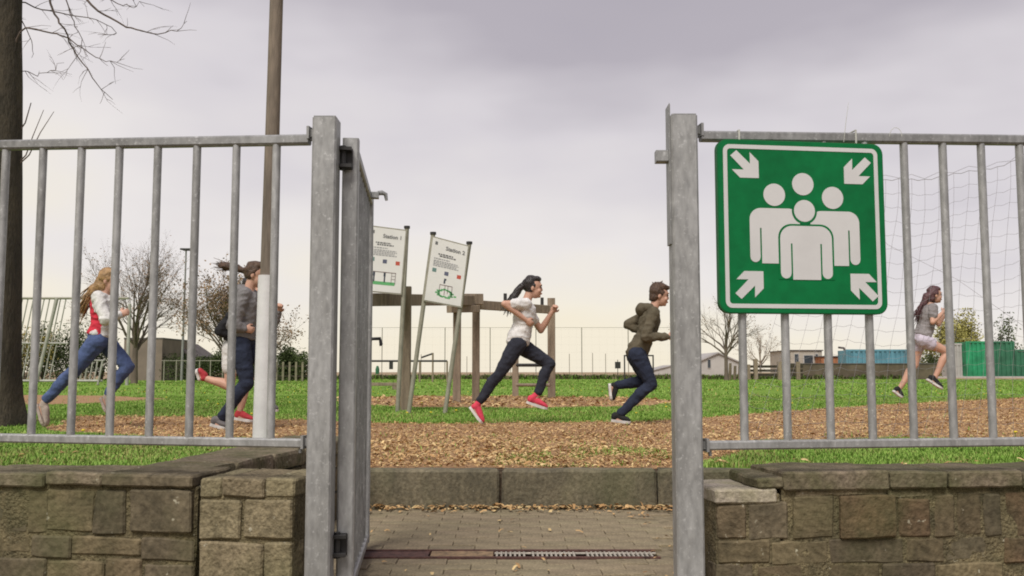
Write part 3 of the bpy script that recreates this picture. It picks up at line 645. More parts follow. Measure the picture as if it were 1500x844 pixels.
def figure(x0, x1, yt, yarm, ytor, sl, sr, ys_, back=0, y0=FY, m=M_signw, grow=0, rs=42):
    # outline of a torso with two arms and slits, clockwise from the left shoulder
    g = grow
    def arc(cx, cy, r, a0, a1, k=7): return [(cx + r * math.cos(R(a0 + (a1 - a0) * i / k)), cy - r * math.sin(R(a0 + (a1 - a0) * i / k))) for i in range(k + 1)]
    x0 -= g; x1 += g; yt -= g
    aw = (sl - 3 - x0); ra = aw / 2
    aw2 = (x1 - sr - 3); rb = aw2 / 2
    P = arc(x0 + rs, yt + rs, rs, 180, 90) + arc(x1 - rs, yt + rs, rs, 90, 0)
    if g: P += [(x1, yarm + g)] + [(x0, yarm + g)]
    else:
        P += arc(x1 - rb, yarm - rb, rb, 0, -180) + [(sr + 3, ys_), (sr - 3, ys_), (sr - 3, ytor), (sl + 3, ytor), (sl + 3, ys_), (sl - 3, ys_)] + arc(x0 + ra, yarm - ra, ra, 0, -180)
    return [(sx(x), sz(y)) for x, y in P]
b = MB(); b.prism(circ(425, 362, 41), FY, off); b.prism(circ(648, 368, 41), FY, off); b.prism(circ(535, 320, 41), FY, off)
b.prism(figure(330, 520, 412, 610, 614, 371, 480, 485), FY, off); b.prism(figure(560, 748, 418, 615, 619, 600, 707, 488), FY - .0001, off)
b.obj('figure_group', M_signw, sg)
b = MB(); b.prism(circ(538, 420, 48), FY - .0005, off); b.prism(figure(443, 640, 475, 664, 672, 486, 598, 540, grow=7, rs=50), FY - .0004, off); b.obj('figure_outline', M_green, sg)
b = MB(); b.prism(circ(538, 419, 40), FY - .0010, off); b.prism(figure(443, 640, 475, 668, 672, 486, 598, 540, rs=46), FY - .0009, off); b.obj('front_figure', M_signw, sg)
for px_ in (1083, 1254):
    b = MB(); u, z = WR.at(px_, 199, -.02); b.bbar((u, -.0185, z - .025), (u, -.0185, z + .019), .003, .0015, .0005, up=(0, 1, 0)); b.bbar((u, -.02, z + .019), (u, .02, z + .019), .003, .0015, .0005); b.bbar((u, .0185, z - .022), (u, .0185, z + .017), .003, .0015, .0005, up=(0, 1, 0)); b.obj('cable_tie', M_tie, sg)
p0 = W(1238, 192, 3.05)
b = MB(); b.tube([W(1236, 208, 3.09), W(1239, 180, 3.09), W(1243, 150, 3.1)], [.0012, .001, .0006], 5); tag(b.obj('wire_stub', M_tie), 'thin loose wire sticking up above the sign', 'wire')
b = MB(); b.tube([W(1308 + 9 * math.cos(a / 8 * math.pi) + 4, 200 - 13 * math.sin(a / 8 * math.pi), 3.09) for a in range(9)], .001, 5); tag(b.obj('wire_loop', M_tie), 'small wire loop tied over the right top rail', 'wire')

# ------------------------------------------------------------------ lamp pole behind the left fence
LPd = 7.6
b0 = W(385.5, 641, LPd); b0.z = 0; t0 = W(405, 0, LPd)
d = (t0 - b0); top = b0 + d * (7.2 / d.z)
t = thing('lamp_pole', 'brown concrete lamp pole with a white painted foot behind the left fence', 'pole', b0)
r0, r1 = .068, .0515
js = W(386, 404, LPd).z / 7.2
b = MB(); b.tube([(top - b0) * s_ for s_ in (-.02, .2, .4, .6, .8, 1)], [r0 + (r1 - r0) * max(0, s_) * 2 for s_ in (0, .2, .4, .5, .5, .5)], 12); b.obj('shaft', M_conc, t)
b = MB(); b.tube([(top - b0) * s_ + Vector((-.004, -.012, 0)) for s_ in (-.01, js)], [.076, .070], 14); b.obj('painted_foot', M_white, t)
b = MB(); b.tube([(top - b0), (top - b0) + Vector((0, 0, .1)), (top - b0) + Vector((-.8, 0, .25))], .035, 8); b.box((top - b0) + Vector((-1.0, 0, .25)), (.25, .09, .05)); b.obj('lamp_arm', M_conc, t)

# ------------------------------------------------------------------ trees
def branch(mb, p, d, l, r, depth, spread=.5, gravity=0., n=5, segs=4, mi=0, tips=None, kids=(2, 4), lr=.68):
    pts = [p.copy()]; q = p.copy(); dd = d.normalized()
    for i in range(segs):
        dd = (dd + Vector((random.gauss(0, .16), random.gauss(0, .16), random.gauss(0, .12) + gravity))).normalized()
        q = q + dd * (l / segs); pts.append(q.copy())
    rs = [r * (1 - .55 * i / segs) for i in range(segs + 1)]
    mb.tube(pts, rs, n, mi, cap=depth == 0)
    if depth == 0:
        if tips is not None: tips += pts[1:]
        return
    for k in range(random.randint(*kids)):
        f = random.uniform(.3, 1.0); i = min(segs - 1, int(f * segs)); s = pts[i].lerp(pts[i + 1], f * segs - i)
        ax = Vector((random.gauss(0, 1), random.gauss(0, 1), random.gauss(0, .7))).normalized()
        nd = (dd + ax * spread * random.uniform(.7, 1.4)).normalized()
        branch(mb, s, nd, l * lr * random.uniform(.7, 1.15), max(r * .5 * (1 - .3 * f), .0026), depth - 1, spread, gravity, max(3, n - 1), max(2, segs - 1), mi, tips, kids, lr)
    branch(mb, pts[-1], dd, l * lr, r * .45, depth - 1, spread, gravity, max(3, n - 1), max(2, segs - 1), mi, tips, kids, lr)
TD = 10.0
tb = W(-1, 620, TD); tb.z = 0
t = thing('bare_tree', 'big dark bare tree trunk at the left edge with hanging twigs', 'tree', tb)
b = MB(); b_pts = []; n = 22; zs = [-.1, 0, .12, .3, .6, 1.0, 1.5, 2.0, 2.6, 3.1, 3.6, 4.2, 4.8, 5.6]
for z in zs:
    base = .205 + .085 * math.exp(-max(z, 0) / .22) - .004 * z
    for k in range(n):
        a = 2 * math.pi * k / n
        r_ = base * (1 + .07 * mnoise.noise(Vector((math.cos(a) * 1.4, math.sin(a) * 1.4, z * 1.3))) + .12 * math.exp(-max(z, 0) / .3) * math.sin(a * 5) + .03 * mnoise.noise(Vector((math.cos(a) * 5, math.sin(a) * 5, z * 5))))
        b_pts.append((r_ * math.cos(a) - .036 * z, r_ * math.sin(a), z))
b.add(b_pts, [(i * n + k, i * n + (k + 1) % n, (i + 1) * n + (k + 1) % n, (i + 1) * n + k) for i in range(len(zs) - 1) for k in range(n)], 0, True)
b.obj('trunk', M_bark, t)
b = MB(); tw = lambda pts: [W(x / 2.111, y / 2.111, TD + dy) - tb for x, y, dy in pts]
limb0 = Vector((-.2, 0, 5.0))
def hang(pts, r0, r1, start):
    P = [start] + tw(pts)
    # smooth
    Q = []
    for i in range(len(P) - 1):
        p0_, p1, p2, p3 = P[max(i - 1, 0)], P[i], P[i + 1], P[min(i + 2, len(P) - 1)]
        for j in range(3):
            u = j / 3; Q.append(.5 * ((2 * p1) + (p2 - p0_) * u + (2 * p0_ - 5 * p1 + 4 * p2 - p3) * u * u + (3 * p1 - p0_ - 3 * p2 + p3) * u ** 3))
    Q.append(P[-1])
    Q = [q + Vector((random.gauss(0, .008), random.gauss(0, .02), random.gauss(0, .008))) for q in Q]
    b.tube(Q, [.7 * (r0 + (r1 - r0) * i / (len(Q) - 1)) for i in range(len(Q))], 5)
    for i in range(4, len(Q) - 1):
        for _ in range(2):
            if random.random() < .40:
                dd = (Q[i + 1] - Q[i]).normalized()
                ax = Vector((random.gauss(0, .6), random.gauss(0, .6), random.gauss(0, .5)))
                branch(b, Q[i], dd + ax, random.uniform(.10, .28), .0033, 1 if random.random() < .6 else 0, .5, -.02, 4, 3, 0, None, (1, 2), .6)
hang([(140, -40, 0), (165, 40, 0), (198, 90, 0), (222, 150, .1), (270, 215, .1), (312, 275, .1), (355, 308, .1)], .022, .0035, limb0 + Vector((.1, 0, -.1)))
hang([(215, -80, .2), (270, 0, .2), (320, 45, .2), (390, 80, .2), (440, 97, .2), (490, 103, .2), (545, 95, .2), (578, 68, .2)], .024, .003, limb0 + Vector((.1, 0, .2)))
hang([(60, 95, -.1), (130, 93, -.1), (190, 110, -.1), (240, 140, -.1), (290, 175, -.1), (340, 188, -.1), (385, 185, -.1)], .016, .003, Vector((-.02, 0, 3.9)))
hang([(55, 222, .1), (110, 230, .1), (160, 224, .1), (195, 192, .1)], .009, .003, Vector((.02, 0, 3.33)))
hang([(55, 50, .1), (85, 95, .1), (103, 140, .1), (100, 180, .1)], .012, .003, Vector((-.03, 0, 4.2)))
hang([(60, 0, .3), (130, 30, .3), (210, 45, .3), (300, 60, .3), (360, 100, .3), (300, 105, .3)], .014, .003, Vector((-.06, 0, 4.6)))
hang([(300, -40, .3), (340, 0, .3), (380, 15, .3), (410, 20, .3), (440, 12, .3)], .012, .003, limb0 + Vector((.2, 0, .4)))
hang([(180, -60, -.3), (215, 40, -.3), (235, 80, -.3), (255, 140, -.3), (235, 190, -.3)], .012, .003, limb0 + Vector((.1, 0, .3)))
for pts in (((55, 505, 0), (80, 480, 0), (102, 420, 0), (135, 340, 0)), ((55, 512, 0), (90, 480, 0), (125, 410, 0), (167, 345, 0)), ((50, 420, 0), (78, 380, 0), (96, 318, 0))):
    P = tw(pts); b.tube(P, [.009, .007, .005, .003][:len(P)], 5)
for _ in range(9):
    branch(b, limb0 + Vector((0, 0, random.uniform(-.4, .6))), Vector((-abs(random.gauss(.5, .6)), random.gauss(0, .8), 1.3)), 1.7, .08, 2, .5, .05, 6, 4)
b.obj('crown', M_twig, t)
def bare_tree(name, label, px, pybase, d, h, crown_w, mats, leaves=0, leafm=None, depth=4, group='distant trees', lean=0, kids=(2, 3), trunk_f=.3, leaf_s=.09, tr=.022):
    c = W(px, pybase, d); c.z = 0
    t = thing(name, label, 'tree', c, 0, group)
    b = MB(); b.tube([(0, 0, -.1), (lean * .1, 0, h * .12), (lean * .2, 0, h * trunk_f)], [h * tr * 1.3, h * tr, h * tr * .8], 7); b.obj('trunk', mats, t)
    cb = MB(); tips = []
    n = 7
    for i in range(n):
        a = i / n * 2 * math.pi + random.uniform(-.4, .4); up = random.uniform(.7, 1.5)
        branch(cb, Vector((lean * .2, 0, h * trunk_f * random.uniform(.75, 1))), Vector((math.cos(a) * crown_w, math.sin(a) * crown_w, up)), h * .30 * random.uniform(.85, 1.15), h * tr * .55, depth, .55, .03, 5, 3, 0, tips, kids, .70)
    branch(cb, Vector((lean * .2, 0, h * trunk_f)), Vector((0, 0, 1)), h * .33, h * tr * .7, depth, .5, .03, 5, 3, 0, tips, kids, .70)
    cb.obj('crown', mats, t, fix=False)
    if leaves and tips:
        V = []; Fc = []
        T = np.array([tuple(q) for q in tips])
        idx = RNG.choice(len(T), leaves); c0 = T[idx] + RNG.normal(0, leaf_s * 1.6, (leaves, 3))
        a1 = RNG.normal(0, 1, (leaves, 3)); a1 /= np.linalg.norm(a1, axis=1)[:, None]; a2 = np.cross(a1, RNG.normal(0, 1, (leaves, 3))); a2 /= np.linalg.norm(a2, axis=1)[:, None]
        s = (RNG.uniform(.5, 1.2, leaves) * leaf_s)[:, None]
        V = np.stack([c0 - a1 * s, c0 + a2 * s * .5, c0 + a1 * s, c0 - a2 * s * .5], 1).reshape(-1, 3)
        raw_mesh('foliage', V, np.arange(leaves * 4), 4, leafm, None, t)
    return t
M_twigpale = mat('pale_twig', (.30, .25, .19), .95, 0, .15, 1); M_bud = mat('bud_brown', (.26, .17, .10), .9, 0, .25, 1); M_leafy = mat('spring_leaf', (.36, .33, .10), .8, 0, .3, .6, spec=.2); M_leafd = mat('dark_leaf', (.075, .10, .035), .85, 0, .3, .6, spec=.2)
M_leafy2 = mat('yellow_shrub_leaf', (.35, .27, .06), .8, 0, .3, .6)
bare_tree('distant_tree', 'rounded bare tree behind the blonde runner, left of the lamp mast', 197, 552, 46, 6.5, .55, M_twigfar, 2600, M_bud, 4, kids=(3, 4), leaf_s=.05)
bare_tree('distant_tree', 'bare tree with brown buds behind the runner in the grey hoodie', 332, 552, 44, 5.2, .8, M_twigfar, 6000, M_bud, 4, kids=(3, 4), leaf_s=.07)
bare_tree('distant_tree', 'bare tree with brown buds showing just right of the lamp pole', 388, 552, 48, 3.9, .9, M_twigfar, 1800, M_bud, 3, kids=(2, 4), leaf_s=.07)
bare_tree('distant_tree', 'small bare tree between the right gate post and the green sign', 1064, 554, 62, 5.6, .95, M_twigfar, 500, M_bud, 3, kids=(2, 4), trunk_f=.36, leaf_s=.06)
bare_tree('distant_tree', 'thin bare tree below the left corner of the green sign', 1114, 553, 80, 4.4, .8, M_twigpale, 500, M_bud, 3, kids=(2, 3), leaf_s=.06)
def shrub(name, label, px, pyb, d, rx, ry, h, n, leaf, m, group='far shrubs', z0=0, clumps=12):
    c = W(px, pyb, d); c.z = z0
    t = thing(name, label, 'shrub', c, 0, group)
    cc = RNG.normal(0, .38, (clumps, 3)) * np.array([rx, ry, h * .55]) + np.array([0, 0, h * .52]); cc[:, 2] = np.clip(cc[:, 2], h * .15, h * .85)
    idx = RNG.integers(0, clumps, n); c0 = cc[idx] + RNG.normal(0, 1, (n, 3)) * np.array([rx, ry, h]) * .16; c0[:, 2] = np.clip(c0[:, 2], .02, h * 1.15)
    a1 = RNG.normal(0, 1, (n, 3)); a1 /= np.linalg.norm(a1, axis=1)[:, None]; a2 = np.cross(a1, RNG.normal(0, 1, (n, 3))); a2 /= np.linalg.norm(a2, axis=1)[:, None]
    s = (RNG.uniform(.5, 1.2, n) * leaf)[:, None]
    V = np.stack([c0 - a1 * s, c0 + a2 * s * .5, c0 + a1 * s, c0 - a2 * s * .5], 1).reshape(-1, 3)
    raw_mesh('foliage', V, np.arange(n * 4), 4, m, None, t)
    b = MB()
    for q in cc: b.tube([(0, 0, 0), (q[0] * .5, q[1] * .5, q[2] * .6), tuple(q), (q[0] * 1.3, q[1] * 1.3, min(h * 1.2, q[2] + h * .3))], [.04, .03, .015, .006], 4)
    b.obj('stems', M_twigfar, t, fix=False)
    return t

# ------------------------------------------------------------------ buildings, containers, walls and fences far off
def fbox(px0, px1, pytop, d, z0=0.): a = W(px0, pytop, d); c = W(px1, pytop, d); return a.x, c.x, a.z
M_brick = mat('brown_render', (.20, .155, .125), .9, 0, .12, .8, .1, 20); M_roof = mat('dark_roof', (.10, .085, .08), .8, 0, .2, 2)
M_pale = mat('pale_cladding', (.43, .41, .385), .7, 0, .08, .6); M_grey = mat('grey_render', (.40, .36, .30), .85, 0, .12, .8); M_glass = mat('window_dark', (.05, .06, .07), .15)
M_blue = mat('blue_container_paint', (.10, .27, .34), .55, 0, .2, .7); M_gcont = mat('green_container_paint', (.02, .28, .12), .5, 0, .25, .8); M_gcont2 = mat('dark_green_container_paint', (.03, .15, .08), .55, 0, .25, .8); M_orange = mat('orange_brick', (.36, .15, .07), .9, 0, .2, 2)
def house(name, label, px0, px1, pyeave, pyridge, d, depth, wm, wins, group=None, cat='building', gable=False, lip=.12, rm=None):
    x0, x1, ze = fbox(px0, px1, pyeave, d); zr = W(0, pyridge, d).z
    cx = (x0 + x1) / 2; hw = (x1 - x0) / 2
    t = thing(name, label, cat, (cx, d, 0), 0, group)
    b = MB()
    if gable: b.prism([(-hw, -.1), (hw, -.1), (hw, ze), (0, zr), (-hw, ze)], 0, depth)
    else: b.box((0, depth / 2, (ze - .1) / 2), (hw, depth / 2, (ze + .1) / 2))
    b.obj('wall', wm, t)
    b = MB(); e_ = .25
    if gable:
        for s in (-1, 1):
            P = [(s * (hw + e_), ze - e_ * (zr - ze) / hw + .02), (0, zr + .02), (0, zr + .18), (s * (hw + e_), ze - e_ * (zr - ze) / hw + .18)]
            b.prism(P if s < 0 else P[::-1], -.25, depth + .2)
    elif zr > ze + .2:
        P = [(-.2, ze), (depth + .2, ze), (depth / 2, zr)]
        vs = [(sx_, y_, z_) for sx_ in (-hw - .2, hw + .2) for y_, z_ in P]; b.add(vs, [(0, 1, 2), (3, 5, 4), (0, 3, 4, 1), (1, 4, 5, 2), (2, 5, 3, 0)])
    else: b.box((0, depth / 2, ze + .05), (hw + lip, depth / 2 + lip, .05))
    b.obj('roof', rm or M_roof, t)
    for (wx0, wx1, wy0, wy1) in wins:
        a, c, z1_ = fbox(wx0, wx1, wy0, d); z0_ = W(0, wy1, d).z
        b = MB(); b.box(((a + c) / 2 - cx, -.03, (z0_ + z1_) / 2), ((c - a) / 2, .025, (z1_ - z0_) / 2)); wo = b.obj('window', M_pale, t)
        b = MB(); b.box(((a + c) / 2 - cx, -.05, (z0_ + z1_) / 2), ((c - a) / 2 * .8, .02, (z1_ - z0_) / 2 * .86)); b.obj('pane', M_glass, wo)
    return t
house('changing_hut', 'low brown flat roofed hut beyond the left field', 182, 238, 497, 496, 62, 6, M_brick, [], lip=.02)
house('garden_shed', 'dark shed with sloping roof right of the brown hut', 228, 278, 522, 505, 66, 5, mat('dark_green_boards', (.055, .07, .04), .9, 0, .2, .8), [], gable=True)
M_palroof = mat('pale_roof', (.36, .34, .33), .8, 0, .1, .5)
house('barn', 'white gabled barn behind the small bare tree', 1022, 1082, 531, 518, 120, 14, M_pale, [(1036, 1041, 526, 540)], gable=True, rm=M_palroof)
house('far_house', 'low pale grey roof seen between the running boy and the right gate post', 946, 1024, 546, 536, 190, 12, M_pale, [], gable=True, rm=M_palroof)
house('far_house', 'flat roofed grey building left of the blue container', 1158, 1204, 514, 513, 100, 8, M_grey, [(1163, 1170, 518, 532), (1176, 1192, 520, 533), (1194, 1198, 518, 533)])
house('brick_shed', 'orange brick shed just left of the blue container', 1203, 1236, 523, 521, 98, 4, M_orange, [(1207, 1213, 526, 533)])
b = MB(); q = [W(1241, 530, 96), W(1240, 518, 96), W(1236, 510, 96), W(1228, 509, 96)]; b.tube(q, [.16, .14, .12, .1], 6); b.obj
tag(b.obj('loader_arm', M_roof), 'dark bent arm rising beside the blue container', 'machine')
def container(name, label, px0, px1, pytop, d, m, group, h0=0.0, depth=2.5):
    x0, x1, z1 = fbox(px0, px1, pytop, d); cx = (x0 + x1) / 2; hw = (x1 - x0) / 2
    t = thing(name, label, 'container', (cx, d, 0), 0, group)
    b = MB(); b.box((0, depth / 2, (z1 + h0) / 2), (hw, depth / 2, (z1 - h0) / 2 - .08))
    k = max(4, int(hw * 2 / .45))
    for i in range(k):
        b.box((-hw + (i + .5) * 2 * hw / k, -.04, (z1 + h0) / 2), (hw / k * .5, .04, (z1 - h0) / 2 - .14))
    b.obj('body', m, t)
    for z_ in (h0 + .09, z1 - .09): b = MB(); b.box((0, -.03, z_), (hw + .04, .07, .09)); b.obj('frame_beam', m, t)
    for s in (-1, 1): b = MB(); b.box((s * (hw - .0), -.02, (z1 + h0) / 2), (.08, .09, (z1 - h0) / 2 + .003)); b.obj('frame_post', m, t)
    return t
container('skip_container', 'blue steel container behind the brown wall', 1240, 1345, 512, 92, M_blue, 'steel containers')
container('skip_container', 'pale grey steel container left of the green ones', 1394, 1414, 503, 99, M_pale, 'steel containers')
container('skip_container', 'bright green steel container in the middle of the row', 1415, 1448, 500, 98, M_gcont, 'steel containers')
container('skip_container', 'darker green steel container right of the bright green one', 1450, 1484, 500, 98, M_gcont2, 'steel containers')
container('skip_container', 'dark green low container at the right edge', 1486, 1560, 512, 98, M_gcont2, 'steel containers')
x0, x1, z1 = fbox(1145, 1372, 533.5, 72)
t = thing('boundary_wall', 'long low brown boundary wall beyond the right field', 'wall', (x0, 72, 0))
b = MB(); b.box(((x1 - x0) / 2, .15, z1 / 2), ((x1 - x0) / 2, .15, z1 / 2)); b.obj('wall_body', mat('brown_wall', (.115, .09, .06), .95, 0, .2, 1.2, .2, 8), t)
b = MB(); b.box(((x1 - x0) / 2, .15, z1 + .03), ((x1 - x0) / 2 + .02, .19, .035)); b.obj('wall_coping', M_roof, t)
a = G(1366, 553.5); c = G(1700, 553.5)
b = MB(); b.box(((a.x + c.x) / 2, a.y, .06), ((c.x - a.x) / 2, .12, .07)); tag(b.obj('field_kerb', M_pale), 'pale kerb along the far right edge of the field', 'kerb')
# timber rail fence at the small tree
t = thing('rail_fence', 'timber rail fence with pale posts left of the brown wall', 'fence', (W(1120, 550, 68).x, 68, 0))
ox = W(1120, 550, 68).x
for px_, pt in ((1096, 534), (1107, 526), (1142, 530), (1169, 530)):
    x_ = W(px_, 550, 68).x - ox; b = MB(); b.box((x_, 0, W(0, pt, 68).z / 2), (.13, .13, W(0, pt, 68).z / 2)); b.obj('post', M_wood, t)
for pt in (537, 543, 549):
    z_ = W(0, pt, 68).z; b = MB(); b.box((0.6, .16, z_), (W(1169, 550, 68).x - ox - .2, .04, .09)); b.obj('rail', M_bark, t)
for px_, pt, wd_ in ((1069, 532, 'leftmost of four short wooden stakes'), (1076, 536, 'lowest of four short wooden stakes, second from left,'), (1083, 530, 'tallest of four short wooden stakes'), (1090, 533, 'rightmost of four short wooden stakes')):
    x_ = W(px_, 550, 64); b = MB(); b.tube([(x_.x, 64, 0), (x_.x + .05, 64, W(0, pt, 64).z)], [.11, .09], 7); tag(b.obj('stake', M_wood), wd_ + ' beside the small bare tree', 'stake', 'stakes by the small tree')
# hedge and slat fence at left
for i, (px_, d, rx, h, lab) in enumerate(((296, 62, 2.2, 1.5, 'dark clipped hedge bush right of the shed'), (330, 62, 2.0, 1.9, 'dark hedge bush behind the hooded runner'), (368, 62, 2.0, 1.8, 'dark hedge bush hidden by the lamp pole'), (414, 60, 1.6, 1.95, 'dark hedge bush right of the lamp pole'), (436, 60, 1.2, 1.8, 'dark hedge bush beside the left gate post'))):
    shrub('hedge_bush', lab, px_, 552, d, rx, 1.2, h, 4200, .085, M_leafd, 'hedge bushes')
shrub('hedge_bush', 'autumn yellow bush behind the steel goal at the left', 36, 552, 60, 1.4, 1.2, 3.6, 3000, .085, M_leafy2, 'hedge bushes')
shrub('hedge_bush', 'dull green bush behind the steel goal next to the yellow one', 62, 552, 62, 1.8, 1.2, 3.3, 3600, .085, M_leafd, 'hedge bushes')
shrub('hedge_bush', 'dull green bush behind the blonde runner', 105, 552, 62, 1.8, 1.2, 3.2, 3600, .085, M_leafd, 'hedge bushes')
shrub('hedge_bush', 'thin green bush left of the brown hut', 150, 552, 64, 2.2, 1.2, 3.0, 3600, .085, M_leafd, 'hedge bushes')
for i, (px_, d, rx, h, lab, m_, n_) in enumerate(((1392, 106, 3.0, 6.0, 'yellow green leafy tree behind the pale container', M_leafy, 3200), (1420, 108, 3.0, 6.6, 'tall yellow green leafy tree behind the bright green container', M_leafy, 3200), (1472, 106, 2.2, 6.2, 'thin leafy tree behind the darker green container', M_leafd, 900))):
    shrub('leafy_tree', lab, px_, 552, d, rx, 2, h, int(n_ * 1.6), .17, m_, 'leafy trees behind the containers')
shrub('field_shrub', 'small dark green shrub behind the girl in white shorts', 1362, 553, 80, 1.0, .8, 1.9, 1400, .1, M_leafd, 'far shrubs')
M_picket = mat('grey_picket', (.20, .18, .12), .9, 0, .2, 3)
t = thing('picket_fence', 'pale picket fence in front of the hedge right of the lamp pole', 'fence', (W(425, 552, 58).x, 58, 0))
ox = W(425, 552, 58).x
for px_ in np.arange(386, 470, 9.5):
    b = MB(); b.box((W(px_, 550, 58).x - ox, 0, .58), (.06, .03, .58)); b.obj('picket', M_picket, t)
for z_ in (.9, .3): b = MB(); b.box((0, .06, z_), (1.75, .03, .04)); b.obj('rail', M_bark, t)
t = thing('field_fence', 'row of slim metal fence posts in front of the hedge', 'fence', (W(270, 552, 56).x, 56, 0)); ox = W(270, 552, 56).x
for px_ in (240, 258, 292, 308, 326, 344):
    b = MB(); b.tube([(W(px_, 550, 56).x - ox, 0, 0), (W(px_, 550, 56).x - ox, 0, 1.25)], .035, 6); b.obj('post', M_greenpole, t)
b = MB(); b.tube([(W(236, 550, 56).x - ox, 0, 1.2), (W(350, 550, 56).x - ox, 0, 1.2)], .02, 5); b.obj('wire', M_greenpole, t)
# flood light mast
c = W(266, 552, 60); c.z = 0; t = thing('floodlight_mast', 'thin floodlight mast with a small lamp head between the fence bars', 'lamp mast', c)
zt_ = W(267, 366, 60).z; b = MB(); b.tube([(0, 0, 0), (.05, 0, zt_)], [.09, .05], 8); b.obj('mast', M_galv2, t)
b = MB(); b.box((.12, -.1, zt_), (.22, .14, .07)); b.box((-.18, -.1, zt_ + .03), (.1, .08, .05)); b.obj('lamp_head', M_dark, t)
# far ball fence and small posts
t = thing('ball_fence', 'tall thin wire ball fence along the far end of the field', 'fence', (0, 74, 0))
for px_ in (560, 652, 718, 785, 852, 920, 985):
    p = W(px_, 480, 76); b = MB(); b.tube([(p.x, 2, 0), (p.x, 2, p.z)], .035, 6); b.obj('post', M_greenpole, t)
b = MB(); za = W(0, 480, 76).z; xa, xb = W(545, 480, 76).x, W(990, 480, 76).x
for z_ in (za,): b.tube([(xa, 2, z_), (xb, 2, z_)], .02, 4)
for z_ in np.arange(.3, za, .6): b.tube([(xa, 2, z_), (xb, 2, z_)], .0015, 3)
for x_ in np.arange(xa, xb, .6): b.tube([(x_, 2, 0), (x_, 2, za)], .0015, 3)
o = b.obj('wire_mesh', M_greenpole, t, fix=False)
t = thing('stake_row', 'row of short thin stakes on the bare field beyond the ball fence', 'fence', (0, 95, 0))
for px_ in (590, 617, 684, 748, 834, 868, 887, 1000):
    p = W(px_, random.uniform(517, 524), 95); b = MB(); b.tube([(p.x, 0, 0), (p.x, 0, p.z)], .035, 5); b.obj('stake', M_greenpole, t)
c = W(905, 550, 55); c.z = 0; t = thing('notice_board', 'small black square board on a thin stake behind the running boy', 'sign', c)
b = MB(); b.tube([(0, 0, 0), (0, 0, 1.25)], .02, 6); b.obj('stake', M_dark, t)
zc = W(0, 535, 55).z; b = MB(); b.box((0, -.04, zc), (.16, .02, .19)); b.obj('board', M_dark, t)
c = W(936, 550, 60); c.z = 0; t = thing('small_goal', 'small dark goal frame far behind the running boy', 'goal', c)
for px_ in (915, 957):
    b = MB(); b.tube([(W(px_, 550, 60).x - c.x, 0, 0), (W(px_, 550, 60).x - c.x, 0, W(0, 521, 60).z)], .045, 6); b.obj('post', M_dark, t)
b = MB(); z_ = W(0, 521, 60).z; b.tube([(W(914, 550, 60).x - c.x, 0, z_), (W(958, 550, 60).x - c.x, 0, z_)], .045, 6); b.obj('crossbar', M_dark, t)
b = MB(); b.tube([(W(949, 550, 60).x - c.x, .6, 0), (W(949, 550, 60).x - c.x, .6, z_)], .03, 6); b.obj('back_post', M_dark, t)

# steel multi-sport goal at the left
M_wsteel = mat('pale_steel', (.36, .35, .31), .6, .1, .1, 3)
gd = 40.0; c = W(100, 560, gd); c.z = 0
t = thing('steel_ball_goal', 'pale steel ball court end with slanting bars behind the blonde runner', 'goal', c)
lx = lambda px_: W(px_, 500, gd).x - c.x
lz = lambda py_: W(100, py_, gd).z
for nm, py_, pa, pb, r_ in (('top_rail', 437, -30, 186, .05), ('middle_rail', 503, -30, 100, .04), ('bottom_rail', 558, -30, 152, .055)):
    b = MB(); b.tube([(lx(pa), 0, lz(py_)), (lx(pb), 0, lz(py_))], r_, 8); b.obj(nm, M_wsteel if nm != 'top_rail' else M_greenpole, t)
for k, px_ in enumerate(range(-26, 100, 8)):
    b = MB(); b.tube([(lx(px_ - 20), .02, lz(558)), (lx(px_), .02, lz(437))], .026, 6); b.obj('slanting_bar', M_wsteel, t)
for px_, py_ in ((81, 58),):
    b = MB(); b.tube([(lx(57), -.06, lz(560)), (lx(82), -.06, lz(437))], .075, 8); b.obj('slanting_post', M_wsteel, t)
b = MB(); b.tube([(lx(188), 0, 0), (lx(188), 0, lz(445))], .075, 8); b.obj('end_post', M_wsteel, t)
for px_ in range(112, 152, 7):
    b = MB(); b.tube([(lx(px_), .02, lz(557)), (lx(px_ + 4), .02, lz(528))], .032, 6); b.obj('short_bar', M_wsteel, t)
b = MB(); b.tube([(lx(147), -.1, 0), (lx(153), -.1, lz(528))], .045, 6); b.obj('brace', M_wsteel, t)
b = MB(); b.tube([(lx(108), 0, lz(528)), (lx(154), 0, lz(528))], .03, 6); b.obj('short_rail', M_wsteel, t)

# ------------------------------------------------------------------ fitness trail: timber frame and boards
def depth_at(py): return G(750, py).y
pA = G(594, 602); pB = G(669, 590); pC = G(697, 588); pD = G(808, 583)
t = thing('climbing_frame', 'weathered timber climbing frame with posts and beams behind the girl in the white shirt', 'climbing frame', (pA.x, pA.y, 0))
org = Vector((pA.x, pA.y, 0))
def post(p, pytop, w_=.068, name='post'):
    z_ = W(750, pytop, p.y).z; q = p - org
    b = MB(); b.bbar((q.x, q.y, -.1), (q.x, q.y, z_), w_, w_, .008, up=(0, 1, 0)); b.obj(name, M_wood, t); return Vector((q.x, q.y, z_))
tA = post(pA, 420, .066); tB = post(pB, 455, .07); tC = post(pC, 431, .07); tD = post(pD, 437, .08)
def wz(px_, py_, Y): return W(px_, py_, Y) - org
def beam(p, q, h=.085, w_=.05, name='beam'):
    b = MB(); b.bbar(p, q, w_, h, .008); return b.obj(name, M_wood, t)
beam(wz(520, 438, 12.6) + Vector((0, .12, 0)), wz(700, 441, 18.2) + Vector((0, -.13, 0)), .09)
beam(wz(699, 447, 18.1) + Vector((.08, 0, 0)), wz(803, 453.5, 20.0), .085)
beam(wz(658, 453, 17.1) + Vector((0, .0, 0)), wz(700, 453, 17.9) + Vector((0, -.13, 0)), .065, .06)
